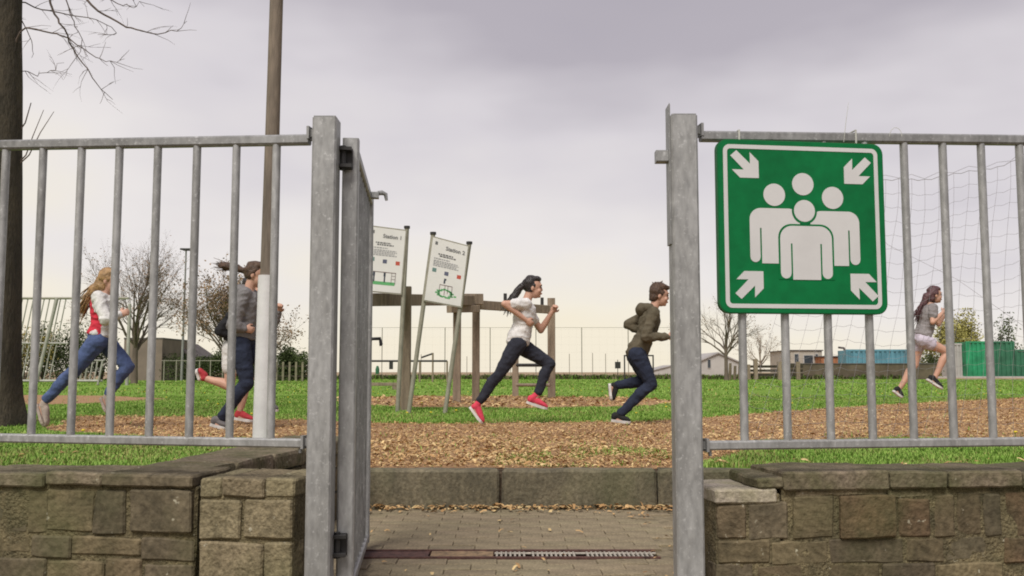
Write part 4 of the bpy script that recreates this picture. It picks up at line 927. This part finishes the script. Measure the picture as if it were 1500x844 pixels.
beam(wz(680, 438.5, 17.7), wz(706, 438.5, 17.85), .10, .07, 'cross_block')
for px_, pa, pb, Y in ((740, 430, 449, 18.9), (794, 436, 452, 19.8)):
    b = MB(); b.tube([wz(px_, pb, Y), wz(px_, pa, Y)], .035, 7); b.obj('peg', M_dark, t)
pE = G(755, 582)
z_ = W(750, 524, pE.y).z; q = pE - org; b = MB(); b.bbar((q.x, q.y, -.1), (q.x, q.y, z_), .07, .07, .008, up=(0, 1, 0)); b.obj('low_post', M_wood, t)
for py_ in (535, 564):
    b = MB(); b.tube([wz(757, py_, 20.5), wz(806, py_, 20.1)], .035, 8); b.obj('step_bar', M_dark if py_ < 550 else M_wood, t)
# balance beam and bar station further off, left
c = W(565, 570, 30); c.z = 0
t = thing('balance_beam', 'low timber balance beam on the grass beside the open gate', 'balance beam', c)
b = MB(); b.bbar((W(520, 563, 30).x - c.x, 0, W(560, 563, 30).z), (W(583, 563, 30).x - c.x, 0, W(560, 563, 30).z), .08, .05, .01); b.obj('beam', M_wood, t)
for px_ in (530, 578): b = MB(); b.bbar((W(px_, 563, 30).x - c.x, 0, -.05), (W(px_, 563, 30).x - c.x, 0, W(560, 563, 30).z - .05), .07, .07, .01, up=(0, 1, 0)); b.obj('support', M_wood, t)
c = W(600, 556, 52); c.z = 0; t = thing('bar_station', 'far exercise bar station with a long dark rail behind the board poles', 'exercise station', c)
X_ = lambda px_: W(px_, 530, 52).x - c.x
Z_ = lambda py_: W(600, py_, 52).z
b = MB(); b.tube([(X_(535), 0, Z_(529)), (X_(655), 0, Z_(529))], .055, 7); b.obj('rail', M_dark, t)
for px_, pt in ((540, 490), (634, 517), (655, 529), (615, 529)):
    b = MB(); b.tube([(X_(px_), 0, 0), (X_(px_), 0, Z_(pt))], .05, 7); b.obj('post', M_wood, t)
b = MB(); b.tube([(X_(540), 0, Z_(497)), (X_(557), 0, Z_(497)), (X_(559), 0, Z_(505))], .07, 7); b.obj('hook', M_dark, t)
b = MB(); b.bbar((X_(573), 0, Z_(530)), (X_(573), 0, Z_(541)), .1, .06, .01); b.obj('hanging_block', M_dark, t)
b = MB(); b.tube([(X_(553), 0, Z_(548)), (X_(553), 0, Z_(541)), (X_(553), 0, Z_(536))], [.1, .11, .05], 8); b.obj('green_bollard', mat('bollard_green', (.02, .12, .05), .5), t)
b = MB(); b.tube([(X_(617), 0, Z_(524)), (X_(634), 0, Z_(518))], .05, 7); b.obj('slanting_bar', M_dark, t)

def text_mesh(s, size, name='lettering'):
    cu = bpy.data.curves.new(name, 'FONT'); cu.body = s; cu.size = size; cu.extrude = .0006; cu.offset = .0018; cu.resolution_u = 2
    o = bpy.data.objects.new(name, cu); C.objects.link(o); dg = bpy.context.evaluated_depsgraph_get()
    me = bpy.data.meshes.new_from_object(o.evaluated_get(dg)); bpy.data.objects.remove(o); bpy.data.curves.remove(cu)
    return me
def info_board(label, TL, TR, BL, BR, pl, pr, yd, title, art):
    # corners and pole feet as seen; the board leans with its poles and stands in one vertical plane
    tl, tr, bl, br = [W(*p, yd) for p in (TL, TR, BL, BR)]
    base = W(*pl, yd); base.z = 0
    t = thing('info_board', label, 'information board', base, 0, 'fitness trail boards')
    yb = -.042
    def at(u, v, y=0): # board coordinates 0..1
        p = (tl * (1 - u) + tr * u) * (1 - v) + (bl * (1 - u) + br * u) * v - base; p.y = yb + y; return p
    for (a, topc) in ((pl, TL), (pr, TR)):
        f = W(*a, yd); f.z = -.05; tp = W(*topc, yd); tp = tp + (tp - f).normalized() * .03
        b = MB(); b.tube([f - base, tp - base], .030, 10); b.obj('pole', M_greenpole, t)
        b = MB(); b.tube([tp - base, tp - base + Vector((0, 0, .035))], .042, 10); b.obj('pole_cap', M_dark, t)
    def quad(u0, u1, v0, v1, y0, y1): 
        b = MB(); P = [at(u0, v0), at(u1, v0), at(u1, v1), at(u0, v1)]
        b.add([Vector((p.x, y0, p.z)) for p in P] + [Vector((p.x, y1, p.z)) for p in P], [(0, 1, 2, 3), (7, 6, 5, 4), (0, 4, 5, 1), (1, 5, 6, 2), (2, 6, 7, 3), (3, 7, 4, 0)]); return b
    quad(-.01, 1.01, -.005, 1.005, yb - .006, yb + .006).obj('frame', M_greenpole, t)
    quad(.02, .98, .015, .985, yb - .010, yb - .004).obj('panel', M_board, t)
    FY = yb - .0115
    def inkq(b, u0, u1, v0, v1, m=0):
        P = [at(u0, v0), at(u1, v0), at(u1, v1), at(u0, v1)]; b.add([Vector((p.x, FY, p.z)) for p in P], [(0, 3, 2, 1)], m)
    ux = (tr - tl); ux.normalize(); uz = (tl - bl); uz.normalize()
    me = text_mesh(title, .074); p = at(.40, .16)
    me.transform(Matrix(((ux.x, uz.x, 0, p.x), (0, 0, -1, FY - .001), (ux.z, uz.z, 0, p.z), (0, 0, 0, 1)))); link('title', me, M_ink, t)
    b = MB()
    inkq(b, .10, .17, .06, .11, 1)
    for u0, u1, v in ((.22, .62, .23), (.26, .70, .26), (.12, .55, .31), (.12, .78, .345), (.12, .80, .37), (.12, .74, .395), (.12, .80, .42)):
        x = u0
        while x < u1:
            w_ = random.uniform(.03, .08); inkq(b, x, min(u1, x + w_), v, v + (.018 if v > .29 else .022), 0 if v > .29 else 1); x += w_ + .015
    for u, v, m in ((.17, .50, 5), (.50, .52, 2), (.84, .53, 4)): inkq(b, u - .055, u + .055, v - .03, v + .03, m)
    b.obj('print', [M_inkl, M_ink, mat('print_slate', (.10, .11, .17), .6), M_inkg, M_inkr, mat('print_teal', (.12, .22, .2), .6)], t, fix=False)['kind'] = 'stuff'
    b = MB()
    if art == 1:
        inkq(b, .12, .80, .83, .88, 0); inkq(b, .10, .82, .68, .692, 2); inkq(b, .10, .115, .69, .86, 2); inkq(b, .80, .815, .69, .86, 2); inkq(b, .70, .712, .69, .86, 2)
        for u in (.24, .52): inkq(b, u - .025, u + .03, .69, .75, 1); inkq(b, u - .012, u + .025, .75, .84, 1)
        for v in (.73, .78): inkq(b, .70, .81, v, v + .008, 2)
    else:
        for k in range(22):
            a_ = k / 22 * 2 * math.pi; r_ = random.uniform(.5, 1); u = .55 + .27 * math.cos(a_) * r_; v = .835 + .07 * math.sin(a_) * r_; inkq(b, u - .04, u + .03, v - .012, v + .012, 0)
        inkq(b, .36, .70, .70, .712, 2)
        for u in (.36, .50, .58, .69): inkq(b, u, u + .016, .71, random.uniform(.82, .88), 2)
        inkq(b, .46, .52, .60, .63, 1); inkq(b, .455, .50, .63, .68, 1)
    b.obj('picture', [M_inkg, M_inkd, mat('print_brown', (.18, .13, .12), .6)], t, fix=False)['kind'] = 'stuff'
    return t
info_board('leaning info board with a two bar picture, half hidden by the open gate', (541, 331), (596, 338), (533, 427), (588.5, 432), (516, 603), (582, 603), 13.2, 'Station 1', 1)
info_board('leaning info board with a green drawing, standing free right of the gate', (634, 347), (687, 361), (621, 441), (676, 451), (598, 604), (651, 598), 12.9, 'Station 2', 2)

# ------------------------------------------------------------------ football goal net at the right
nd = 7.4
t = thing('goal_net', 'sagging rope goal net hanging behind the right fence panel', 'net', (W(1560, 600, nd).x, nd, 0)); org = Vector((W(1560, 600, nd).x, nd, 0))
b = MB(); zt_ = W(1560, 196, nd).z; b.tube([(0, 0, 0), (0, 0, zt_)], .04, 10); b.obj('goal_post', M_white, t)
def net_pt(u, v):                                          # u 0..1 left to right, v 0..1 top to bottom
    tx = 1178 + (1558 - 1178) * u
    ty = 246 + 26 * math.sin(min(1, u / .85) * math.pi * .55) - 62 * max(0, u - .45) / .55 if u < .999 else 205
    bx_ = 1080 + (1556 - 1080) * u; by_ = 640 + 4 * math.sin(u * 9)
    px_ = tx + (bx_ - tx) * (v ** 1.15); py_ = ty + (by_ - ty) * v
    px_ += 7 * mnoise.noise(Vector((u * 5, v * 4, 1.7))) + 9 * math.sin(v * math.pi) * (1 - u); py_ += 9 * mnoise.noise(Vector((u * 6, v * 5, 5.1)))
    return W(px_, py_, nd + .25 * math.sin(u * 5 + v * 3) * math.sin(v * math.pi) * (1 - u)) - org
b = MB(); nu, nv = 19, 19
gpt = [[net_pt(i / nu, j / nv) for j in range(nv + 1)] for i in range(nu + 1)]
for i in range(nu + 1): b.tube(gpt[i], .0013, 3)
for j in range(nv + 1):
    row = []
    for i in range(nu):
        a, c = gpt[i][j], gpt[i + 1][j]; row += [a, a.lerp(c, .5) + Vector((0, 0, -.012))]
    row.append(gpt[nu][j]); b.tube(row, .0013 if j else .0026, 3)
b.tube([p + Vector((0, 0, .035 - .03 * (i % 2))) for i, p in enumerate([g_[0] for g_ in gpt])], .0018, 3)
b.tube([net_pt(.12, .02), net_pt(.35, .25), net_pt(.62, .42), net_pt(.9, .62)], .0018, 3)
b.obj('rope_mesh', M_net, t, fix=False)

# ------------------------------------------------------------------ runners
H_BR = mat('hair_brown', (.085, .045, .025), .55, 0, .3, 25, .6, 60, stretch=(1, 4, 1)); H_BL = mat('hair_blonde', (.34, .20, .085), .5, 0, .3, 25, .6, 60); H_BK = mat('hair_black', (.022, .016, .015), .45, 0, .3, 25, .6, 60); H_AU = mat('hair_auburn', (.085, .032, .035), .5, 0, .3, 25, .6, 60)
def lerp(a, c, f): return a + (c - a) * f
def hand(mb, wrist, fdir, side, k=1.0):
    f = fdir.normalized(); lat = Vector((0, side, 0)); lat = (lat - f * lat.dot(f)).normalized()       # palm faces -lat*side (towards the body)
    across = f.cross(lat).normalized(); palm_n = -lat
    c = wrist + f * .045 * k
    Mx = Matrix((f, across, lat)).transposed()
    mb.ell(c, (.048 * k, .038 * k, .019 * k), Mx, 12, 8); mb.limb([wrist - f * .01, wrist + f * .03 * k], [.023 * k, .024 * k], 8)
    lens = (.060, .070, .066, .052)
    for i, (o_, l_) in enumerate(zip((-.027, -.009, .009, .026), lens)):
        p = wrist + f * (.082 - abs(i - 1.3) * .004) * k + across * o_ * k; P = [p]; d_ = f.copy()
        for s, seg in enumerate((.45, .32, .26)):
            ang = R((38, 50, 35)[s] + 5 * i); d_ = (d_ * math.cos(ang) + palm_n * math.sin(ang)).normalized() if s == 0 else (Matrix.Rotation(-ang if f.cross(palm_n).dot(across) < 0 else ang, 3, across) @ d_)
            P.append(P[-1] + d_ * l_ * seg * k)
        mb.limb(P, [.0095 * k, .009 * k, .0085 * k, .0078 * k], 7)
    p = wrist + f * .03 * k - across * .03 * k
    mb.limb([p, p + (f * .6 - across * .6 + palm_n * .35).normalized() * .034 * k, p + (f * .6 - across * .6 + palm_n * .35).normalized() * .034 * k + (f * .8 + palm_n * .6).normalized() * .03 * k], [.012 * k, .0105 * k, .009 * k], 7)
def shoe(parent, ankle, heel, toe, side_y, m_up, m_sole, k=1.0):
    f = (toe - heel); L_ = f.length; f.normalize(); lat = Vector((0, 1, 0)); up = lat.cross(f) * 1.0
    if up.dot(ankle - heel) < 0: up = -up
    Mx = Matrix((f, lat, up)).transposed()
    def P(a, y, z): return heel + f * a * L_ + lat * y + up * z
    b = MB()
    st = [(.02, .024, .030), (.14, .032, .040), (.32, .033, .043), (.5, .036, .036), (.68, .041, .028), (.85, .040, .022), (.97, .026, .014)]
    b.sweep([(P(a, 0, h + .016), w_, h) for a, w_, h in st], n=14)
    b.limb([P(.17, 0, .055), lerp(P(.17, 0, .055), ankle, .75)], [.036, .036], 12); b.ell(P(.13, 0, .045), (.035, .032, .035), Mx)
    s = fused(b, 'shoe', m_up, parent, .007, 3)
    out_ = [(0, .024), (.1, .034), (.3, .035), (.5, .039), (.7, .046), (.86, .043), (.97, .028), (1.02, 0)]
    ring = [(a, w_) for a, w_ in out_] + [(a, -w_) for a, w_ in out_[-2::-1]]
    b = MB(); n = len(ring); cv = lambda a: .012 * max(0, a - .72) * 3
    b.add([P(a, y_, -.008 + cv(a)) for a, y_ in ring] + [P(a, y_ * 1.04, .018 + cv(a) * .8) for a, y_ in ring], [tuple(range(n)), tuple(range(2 * n - 1, n - 1, -1))] + [(i, n + i, n + (i + 1) % n, (i + 1) % n) for i in range(n)])
    so_ = b.obj('sole', m_sole, s)
    return s
def strands(mb, pts, r, n, jit, tail=1.0):
    for _ in range(n):
        o = Vector((random.gauss(0, jit), random.gauss(0, jit), random.gauss(0, jit)))
        P = [p + o * (.3 + .9 * i / len(pts)) + Vector((random.gauss(0, jit * .25), random.gauss(0, jit * .25), random.gauss(0, jit * .25))) for i, p in enumerate(pts)]
        e_ = P[-1] + (P[-1] - P[-2]) * random.uniform(.1, .7) * tail; P.append(e_)
        mb.tube(P, [r * (1 - .8 * i / (len(P) - 1)) for i in range(len(P))], 5)
def person(label, d, J, k, top_m, sleeve, pants_m, pant_len, shoe_m, sole_m, hair_m, hair, skin=M_skin, hood=False, torso_fat=1.0, baggy=1.0, back_red=None, shirt_hem=.0, cuff=None):
    root_p = W(*J['pelvis'][:2], d); root_p.z = 0
    t = thing('person', label, 'person', root_p, 0, 'children running along the track')
    q = {}
    for n_, v in ((a_, c_) for a_, c_ in J.items() if a_ != 'tilt'):
        q[n_] = W(v[0], v[1], d + (v[2] if len(v) > 2 else 0)) - root_p
    pel, nk, hd = q['pelvis'], q['neck'], q['head']
    up = (nk - pel).normalized(); fwd = Vector((0, 1, 0)).cross(up)           # forward = +x side
    def sp(f, off=0): return lerp(pel, nk, f) + fwd * off
    fat = torso_fat
    TOR = [(-.10, .095, .075, .0), (-.04, .135, .10, -.005), (.08, .140, .105, -.004), (.22, .128, .095, .006), (.38, .118, .086, .012), (.54, .128, .094, .012), (.70, .142, .100, .008), (.84, .142, .092, .0), (.93, .115, .070, -.004), (1.0, .062, .05, 0)]
    body = MB()
    body.sweep([(sp(f, o_ * k), lr * k * fat, dr * k * fat) for f, lr, dr, o_ in TOR])
    # neck, head
    hk = k * 1.0
    ch = (hd - nk).normalized()
    body.limb([nk - up * .03, lerp(nk, hd, .55) - Vector((.008, 0, 0))], [.052 * k, .046 * k])
    tilt = J.get('tilt', 0)
    HM = Matrix.Rotation(R(tilt), 3, 'Y')
    H = lambda x, y, z: hd + HM @ Vector((x * hk, y * hk, z * hk))
    body.ell(H(-.006, 0, .018), (.092 * hk, .074 * hk, .096 * hk), HM, 18, 14)        # skull
    body.ell(H(.028, 0, -.040), (.062 * hk, .058 * hk, .078 * hk), HM, 16, 12)        # face and jaw
    body.ell(H(.066, 0, -.092), (.022 * hk, .026 * hk, .018 * hk), HM, 10, 8)         # chin
    body.limb([H(.082, 0, .012), H(.094, 0, -.024)], [.009 * hk, .0125 * hk], 8)      # nose
    body.ell(H(.080, 0, .030), (.014 * hk, .045 * hk, .012 * hk), HM, 10, 6)          # brow
    for s in (-1, 1):
        body.ell(H(-.008, s * .074, -.014), (.018 * hk, .009 * hk, .031 * hk), HM, 8, 8); body.ell(H(.066, s * .038, -.035), (.02 * hk, .02 * hk, .022 * hk), HM, 8, 6)
    body.ell(H(.086, 0, -.062), (.012 * hk, .022 * hk, .012 * hk), HM, 8, 6)
    topm = MB(); pants = MB()
    cl = .018 * baggy
    topm.sweep([(sp(f, o_ * k), lr * k * fat + cl, dr * k * fat + cl) for f, lr, dr, o_ in TOR if f >= -.05 - shirt_hem and f < 1.0][(0 if shirt_hem else 1):] + [(sp(.985), .075 * k, .06 * k)])
    pants.sweep([(sp(f, o_ * k), lr * k * fat + .009, dr * k * fat + .009) for f, lr, dr, o_ in TOR[:4]])
    for s, nm in ((-1, 'r'), (1, 'l')):
        sh = sp(.90) + Vector((0, s * .135 * k, 0)); 
        if nm + 'sh' in q: sh = Vector((q[nm + 'sh'].x, s * .135 * k, q[nm + 'sh'].z))
        el, ha = q[nm + 'el'], q[nm + 'ha']; el.y += s * .20 * k; ha.y += s * .13 * k
        fd = (ha - el).normalized(); wr = ha - fd * .06 * k
        body.limb([sp(.88) + Vector((0, s * .07 * k, 0)), sh, lerp(sh, el, .5), el, lerp(el, wr, .35), wr], [.06 * k, .048 * k, .041 * k, .035 * k, .036 * k, .024 * k])
        hand(body, wr, fd, s, k * .95)
        if sleeve == 'long':
            topm.limb([sp(.87) + Vector((0, s * .06 * k, 0)), sh, lerp(sh, el, .5), el, lerp(el, wr, .4), lerp(el, wr, .95)], [.07 * k, .062 * k, .056 * k * baggy, .050 * k * baggy, .048 * k * baggy, .038 * k])
        else:
            topm.limb([sp(.87) + Vector((0, s * .06 * k, 0)), sh, lerp(sh, el, .55)], [.07 * k, .062 * k, .058 * k])
        hp = pel + Vector((0, s * .082 * k, 0)) - up * .02
        kn, an = q[nm + 'kn'], q[nm + 'an']; kn.y += s * .085 * k; an.y += s * .075 * k
        kf = ((kn - hp).normalized() - (an - kn).normalized()); kf = kf.normalized() if kf.length > .05 else fwd
        calf = lerp(kn, an, .32) - kf * .016 * k
        body.limb([hp, lerp(hp, kn, .45), lerp(hp, kn, .85), kn, calf, lerp(kn, an, .7), an], [.082 * k, .072 * k, .056 * k, .052 * k, .052 * k, .040 * k, .033 * k])
        hl, te = q[nm + 'heel'], q[nm + 'toe']; hl.y += s * .075 * k; te.y += s * .085 * k
        body.limb([an, lerp(hl, te, .2) + (an - hl) * .35, lerp(hl, te, .7) + (an - hl) * .12], [.032 * k, .028 * k, .02 * k])
        if pant_len == 'long':
            B = baggy
            pants.limb([hp, lerp(hp, kn, .45), lerp(hp, kn, .85), kn, calf, lerp(kn, an, .7), lerp(kn, an, .93)], [.096 * k, .083 * k * (.6 + .4 * B), .066 * k * (.6 + .4 * B), .060 * k * (.6 + .4 * B), .060 * k * (.6 + .4 * B), .050 * k * (.6 + .4 * B), .046 * k * (.6 + .4 * B)])
        else:
            pants.limb([hp, lerp(hp, kn, .25), lerp(hp, kn, pant_len)], [.098 * k, .092 * k, .088 * k])
        q[nm + 'shoe'] = (an, hl, te, s)
    fused(body, 'body', skin, t, .0065, 3, .5)
    o = fused(topm, 'hoodie' if hood else 'shirt', [top_m] + ([back_red] if back_red else []), t, .009, 4, .5, .009 if pant_len == 'long' or not hood else .006)
    if back_red:
        me = o.data; n_ = len(me.polygons); cen = np.zeros(n_ * 3); me.polygons.foreach_get('center', cen); cen = cen.reshape(-1, 3)
        A = np.array(pel); u_ = np.array(up); f_ = np.array(fwd); rel = cen - A; hgt = rel @ u_ / (nk - pel).length; fr = rel @ f_
        red = (fr < .05) & (hgt < .90) & (np.abs(cen[:, 1]) < .15 * k); me.polygons.foreach_set('material_index', red.astype(np.int32))
    fused(pants, 'trousers' if pant_len == 'long' else 'shorts', pants_m, t, .009, 4, .5, .0055)
    if hood:
        b = MB(); b.ell(sp(.97, -.07 * k), (.085 * k, .10 * k, .055 * k)); b.ell(sp(.90, -.115 * k), (.06 * k, .085 * k, .07 * k)); fused(b, 'hood', top_m, t, .01, 4, .5, .006)
    if cuff:
        pass
    for nm in 'rl': shoe(t, *q[nm + 'shoe'], shoe_m, sole_m, k)
    # eyes and lips
    for s in (-1, 1):
        b = MB(); b.ell(H(.083, s * .031, .006), (.009 * hk, .014 * hk, .008 * hk), HM, 8, 6); b.obj('eye', M_eye, t)
        b = MB(); b.ell(H(.088, s * .031, .026), (.006 * hk, .018 * hk, .004 * hk), HM, 8, 6); b.obj('eyebrow', hair_m, t)
    b = MB(); b.ell(H(.094, 0, -.062), (.008 * hk, .020 * hk, .008 * hk), HM, 8, 6); b.obj('lips', M_lip, t)
    # hair
    hb = MB(); hb.ell(H(-.024, 0, .030), (.088 * hk, .082 * hk, .098 * hk), HM, 20, 14); hb.ell(H(.022, 0, .085), (.060 * hk, .070 * hk, .036 * hk), HM, 14, 10)
    kind, path_ = hair
    hp_ = [W(x, y, d + dy) - root_p for x, y, dy in path_]
    if kind == 'short':
        hb.ell(H(-.055, 0, -.035), (.046 * hk, .066 * hk, .055 * hk), HM, 14, 10); hb.ell(H(.055, .01, .085), (.035 * hk, .055 * hk, .028 * hk), HM, 10, 8)
        fused(hb, 'hair', hair_m, t, .009, 3, .4, .008)
        sb = MB()
        for _ in range(60):
            a_ = random.uniform(0, 2 * math.pi); z_ = random.uniform(-.2, 1); r_ = math.sqrt(max(0, 1 - z_ * z_)); p_ = H(-.02 + .09 * r_ * math.cos(a_), .082 * r_ * math.sin(a_), .034 + .098 * z_)
            if r_ * math.cos(a_) > .6 and z_ < .5: continue
            sb.tube([p_, p_ + Vector((random.gauss(.008, .01), random.gauss(0, .01), .008 + random.gauss(0, .006)))], [.009, .003], 5)
        sb.obj('hair_tuft', hair_m, t)
    else:
        if kind == 'tail':
            hb.limb([H(-.095, 0, .045), hp_[0]], [.025 * hk, .022 * hk], 10); rr = [.022 + .016 * math.sin(math.pi * min(1, (i + .6) / len(hp_))) for i in range(len(hp_))]
        else:
            hb.ell(H(-.045, 0, -.05), (.055 * hk, .074 * hk, .085 * hk), HM, 14, 10); hb.limb([H(-.06, 0, -.02), hp_[0]], [.065 * hk, .055 * hk], 12); rr = [.052 * (1 - .65 * i / (len(hp_) - 1)) for i in range(len(hp_))]
        hb.limb(hp_, [r_ * hk for r_ in rr], 10)
        fused(hb, 'hair', hair_m, t, .009, 4, .5, .007)
        sb = MB(); strands(sb, hp_, .008, 60 if kind == 'long' else 40, .032 if kind == 'long' else .024, 1.3); sb.obj('hair_strands', hair_m, t, fix=False)
    return t
c_white = cloth('white_cotton', (.66, .64, .62)); c_red = cloth('red_vest_cloth', (.55, .035, .06)); c_jean = cloth('blue_denim', (.075, .105, .22), .2); c_navy = cloth('navy_cloth', (.022, .028, .050), .2); c_grey = cloth('grey_fleece', (.19, .18, .18), .12); c_black = cloth('black_cloth', (.02, .02, .022)); c_leg = cloth('charcoal_leggings', (.028, .030, .042), .15, .2); c_olive = cloth('olive_brown_fleece', (.105, .088, .058), .12); c_greyt = cloth('grey_marl_cotton', (.24, .22, .22)); c_lilac = cloth('pale_lilac_cotton', (.50, .45, .52))
s_pink = cloth('pink_shoe_mesh', (.62, .06, .10)); s_white = mat('white_rubber', (.60, .58, .55), .6); s_beige = cloth('beige_suede', (.36, .29, .25)); s_grey = cloth('grey_shoe_mesh', (.13, .12, .12)); s_black = cloth('black_shoe_leather', (.02, .02, .02)); s_red = cloth('red_shoe_canvas', (.45, .05, .06))

person('person with long blonde hair, white top with red vest, and blue jeans, running leftmost', 9.4,
       dict(pelvis=(148, 497), neck=(153, 431), head=(160, 411), rel=(167, 471), rha=(191, 459), lel=(128, 464), lha=(146, 480), rkn=(113, 546), ran=(71, 587), rheel=(60, 592), rtoe=(71, 625), lkn=(183, 537), lan=(153, 578), lheel=(143, 583), ltoe=(152, 607), tilt=8),
       1.0, c_white, 'long', c_jean, 'long', s_beige, s_beige, H_BL, ('long', [(147, 415, -.01), (138, 423, -.03), (130, 434, -.03), (124, 446, -.02), (119, 457, 0)]), back_red=c_red)
person('person in grey hoodie with brown ponytail half behind the lamp pole, running', 9.3,
       dict(pelvis=(355, 500), neck=(364, 424), head=(374, 402), rel=(350, 478), rha=(372, 484), lel=(392, 472), lha=(405, 448), rkn=(366, 561), ran=(327, 613), rheel=(312, 622), rtoe=(337, 629), lkn=(392, 540), lan=(388, 590), lheel=(378, 600), ltoe=(404, 604), tilt=6),
       1.02, c_grey, 'long', c_navy, 'long', s_grey, s_white, H_BR, ('tail', [(356, 396, 0), (346, 393, 0), (335, 390, 0), (324, 389, .01)]), hood=True, baggy=1.15)
person('person in white shorts with bare legs and red shoes, mostly hidden behind the hooded runner', 10.1,
       dict(pelvis=(343, 508), neck=(360, 440), head=(370, 420), rel=(330, 486), rha=(350, 497), lel=(380, 478), lha=(396, 468), rkn=(340, 566), ran=(304, 554), rheel=(296, 558), rtoe=(291, 541), lkn=(362, 556), lan=(348, 603), lheel=(340, 614), ltoe=(368, 619), tilt=6),
       .98, c_black, 'long', c_white, .5, s_red, s_white, H_BK, ('tail', [(360, 422, 0), (355, 428, 0), (352, 434, 0), (350, 440, 0)]), shirt_hem=0)
person('person with dark ponytail, white T-shirt, charcoal leggings and pink shoes in the gateway', 10.2,
       dict(pelvis=(759, 501), neck=(771, 441), head=(781, 421), rel=(739, 447), rha=(776, 474), lel=(793, 483), lha=(813, 450), rkn=(731, 549), ran=(702, 589), rheel=(688, 596), rtoe=(706, 621), lkn=(806, 533), lan=(788, 577), lheel=(771, 590), ltoe=(802, 601), tilt=4),
       1.0, c_white, 'short', c_leg, 'long', s_pink, s_white, H_BK, ('tail', [(767, 416, 0), (760, 424, 0), (754, 433, 0), (749, 442, 0), (745, 452, 0)]), shirt_hem=.06)
person('person with short brown hair in olive hoodie and dark jeans beside the right gate post', 10.15,
       dict(pelvis=(933, 518), neck=(957, 453), head=(966, 432), rel=(941, 495), rha=(982, 494), lel=(923, 474), lha=(952, 490), rkn=(953, 563), ran=(905, 608), rheel=(894, 616), rtoe=(922, 620), lkn=(950, 559), lan=(903, 565), lheel=(893, 562), ltoe=(895, 588), tilt=10),
       1.02, c_olive, 'long', c_navy, 'long', s_black, s_white, H_BR, ('short', []), hood=True, torso_fat=.90, baggy=.95, shirt_hem=.06)
person('person with long auburn hair in grey T-shirt and pale shorts behind the right fence', 13.4,
       dict(pelvis=(1350, 497), neck=(1362, 447), head=(1369, 432), rel=(1357, 473), rha=(1378, 456), lel=(1384, 474), lha=(1394, 452), rkn=(1384, 516), ran=(1366, 553), rheel=(1354, 556), rtoe=(1376, 571), lkn=(1344, 534), lan=(1321, 569), lheel=(1311, 573), ltoe=(1325, 584), tilt=2),
       1.0, c_greyt, 'short', c_lilac, .30, s_black, s_white, H_AU, ('long', [(1358, 434, -.01), (1353, 444, -.02), (1348, 454, -.02), (1344, 463, -.01)]))
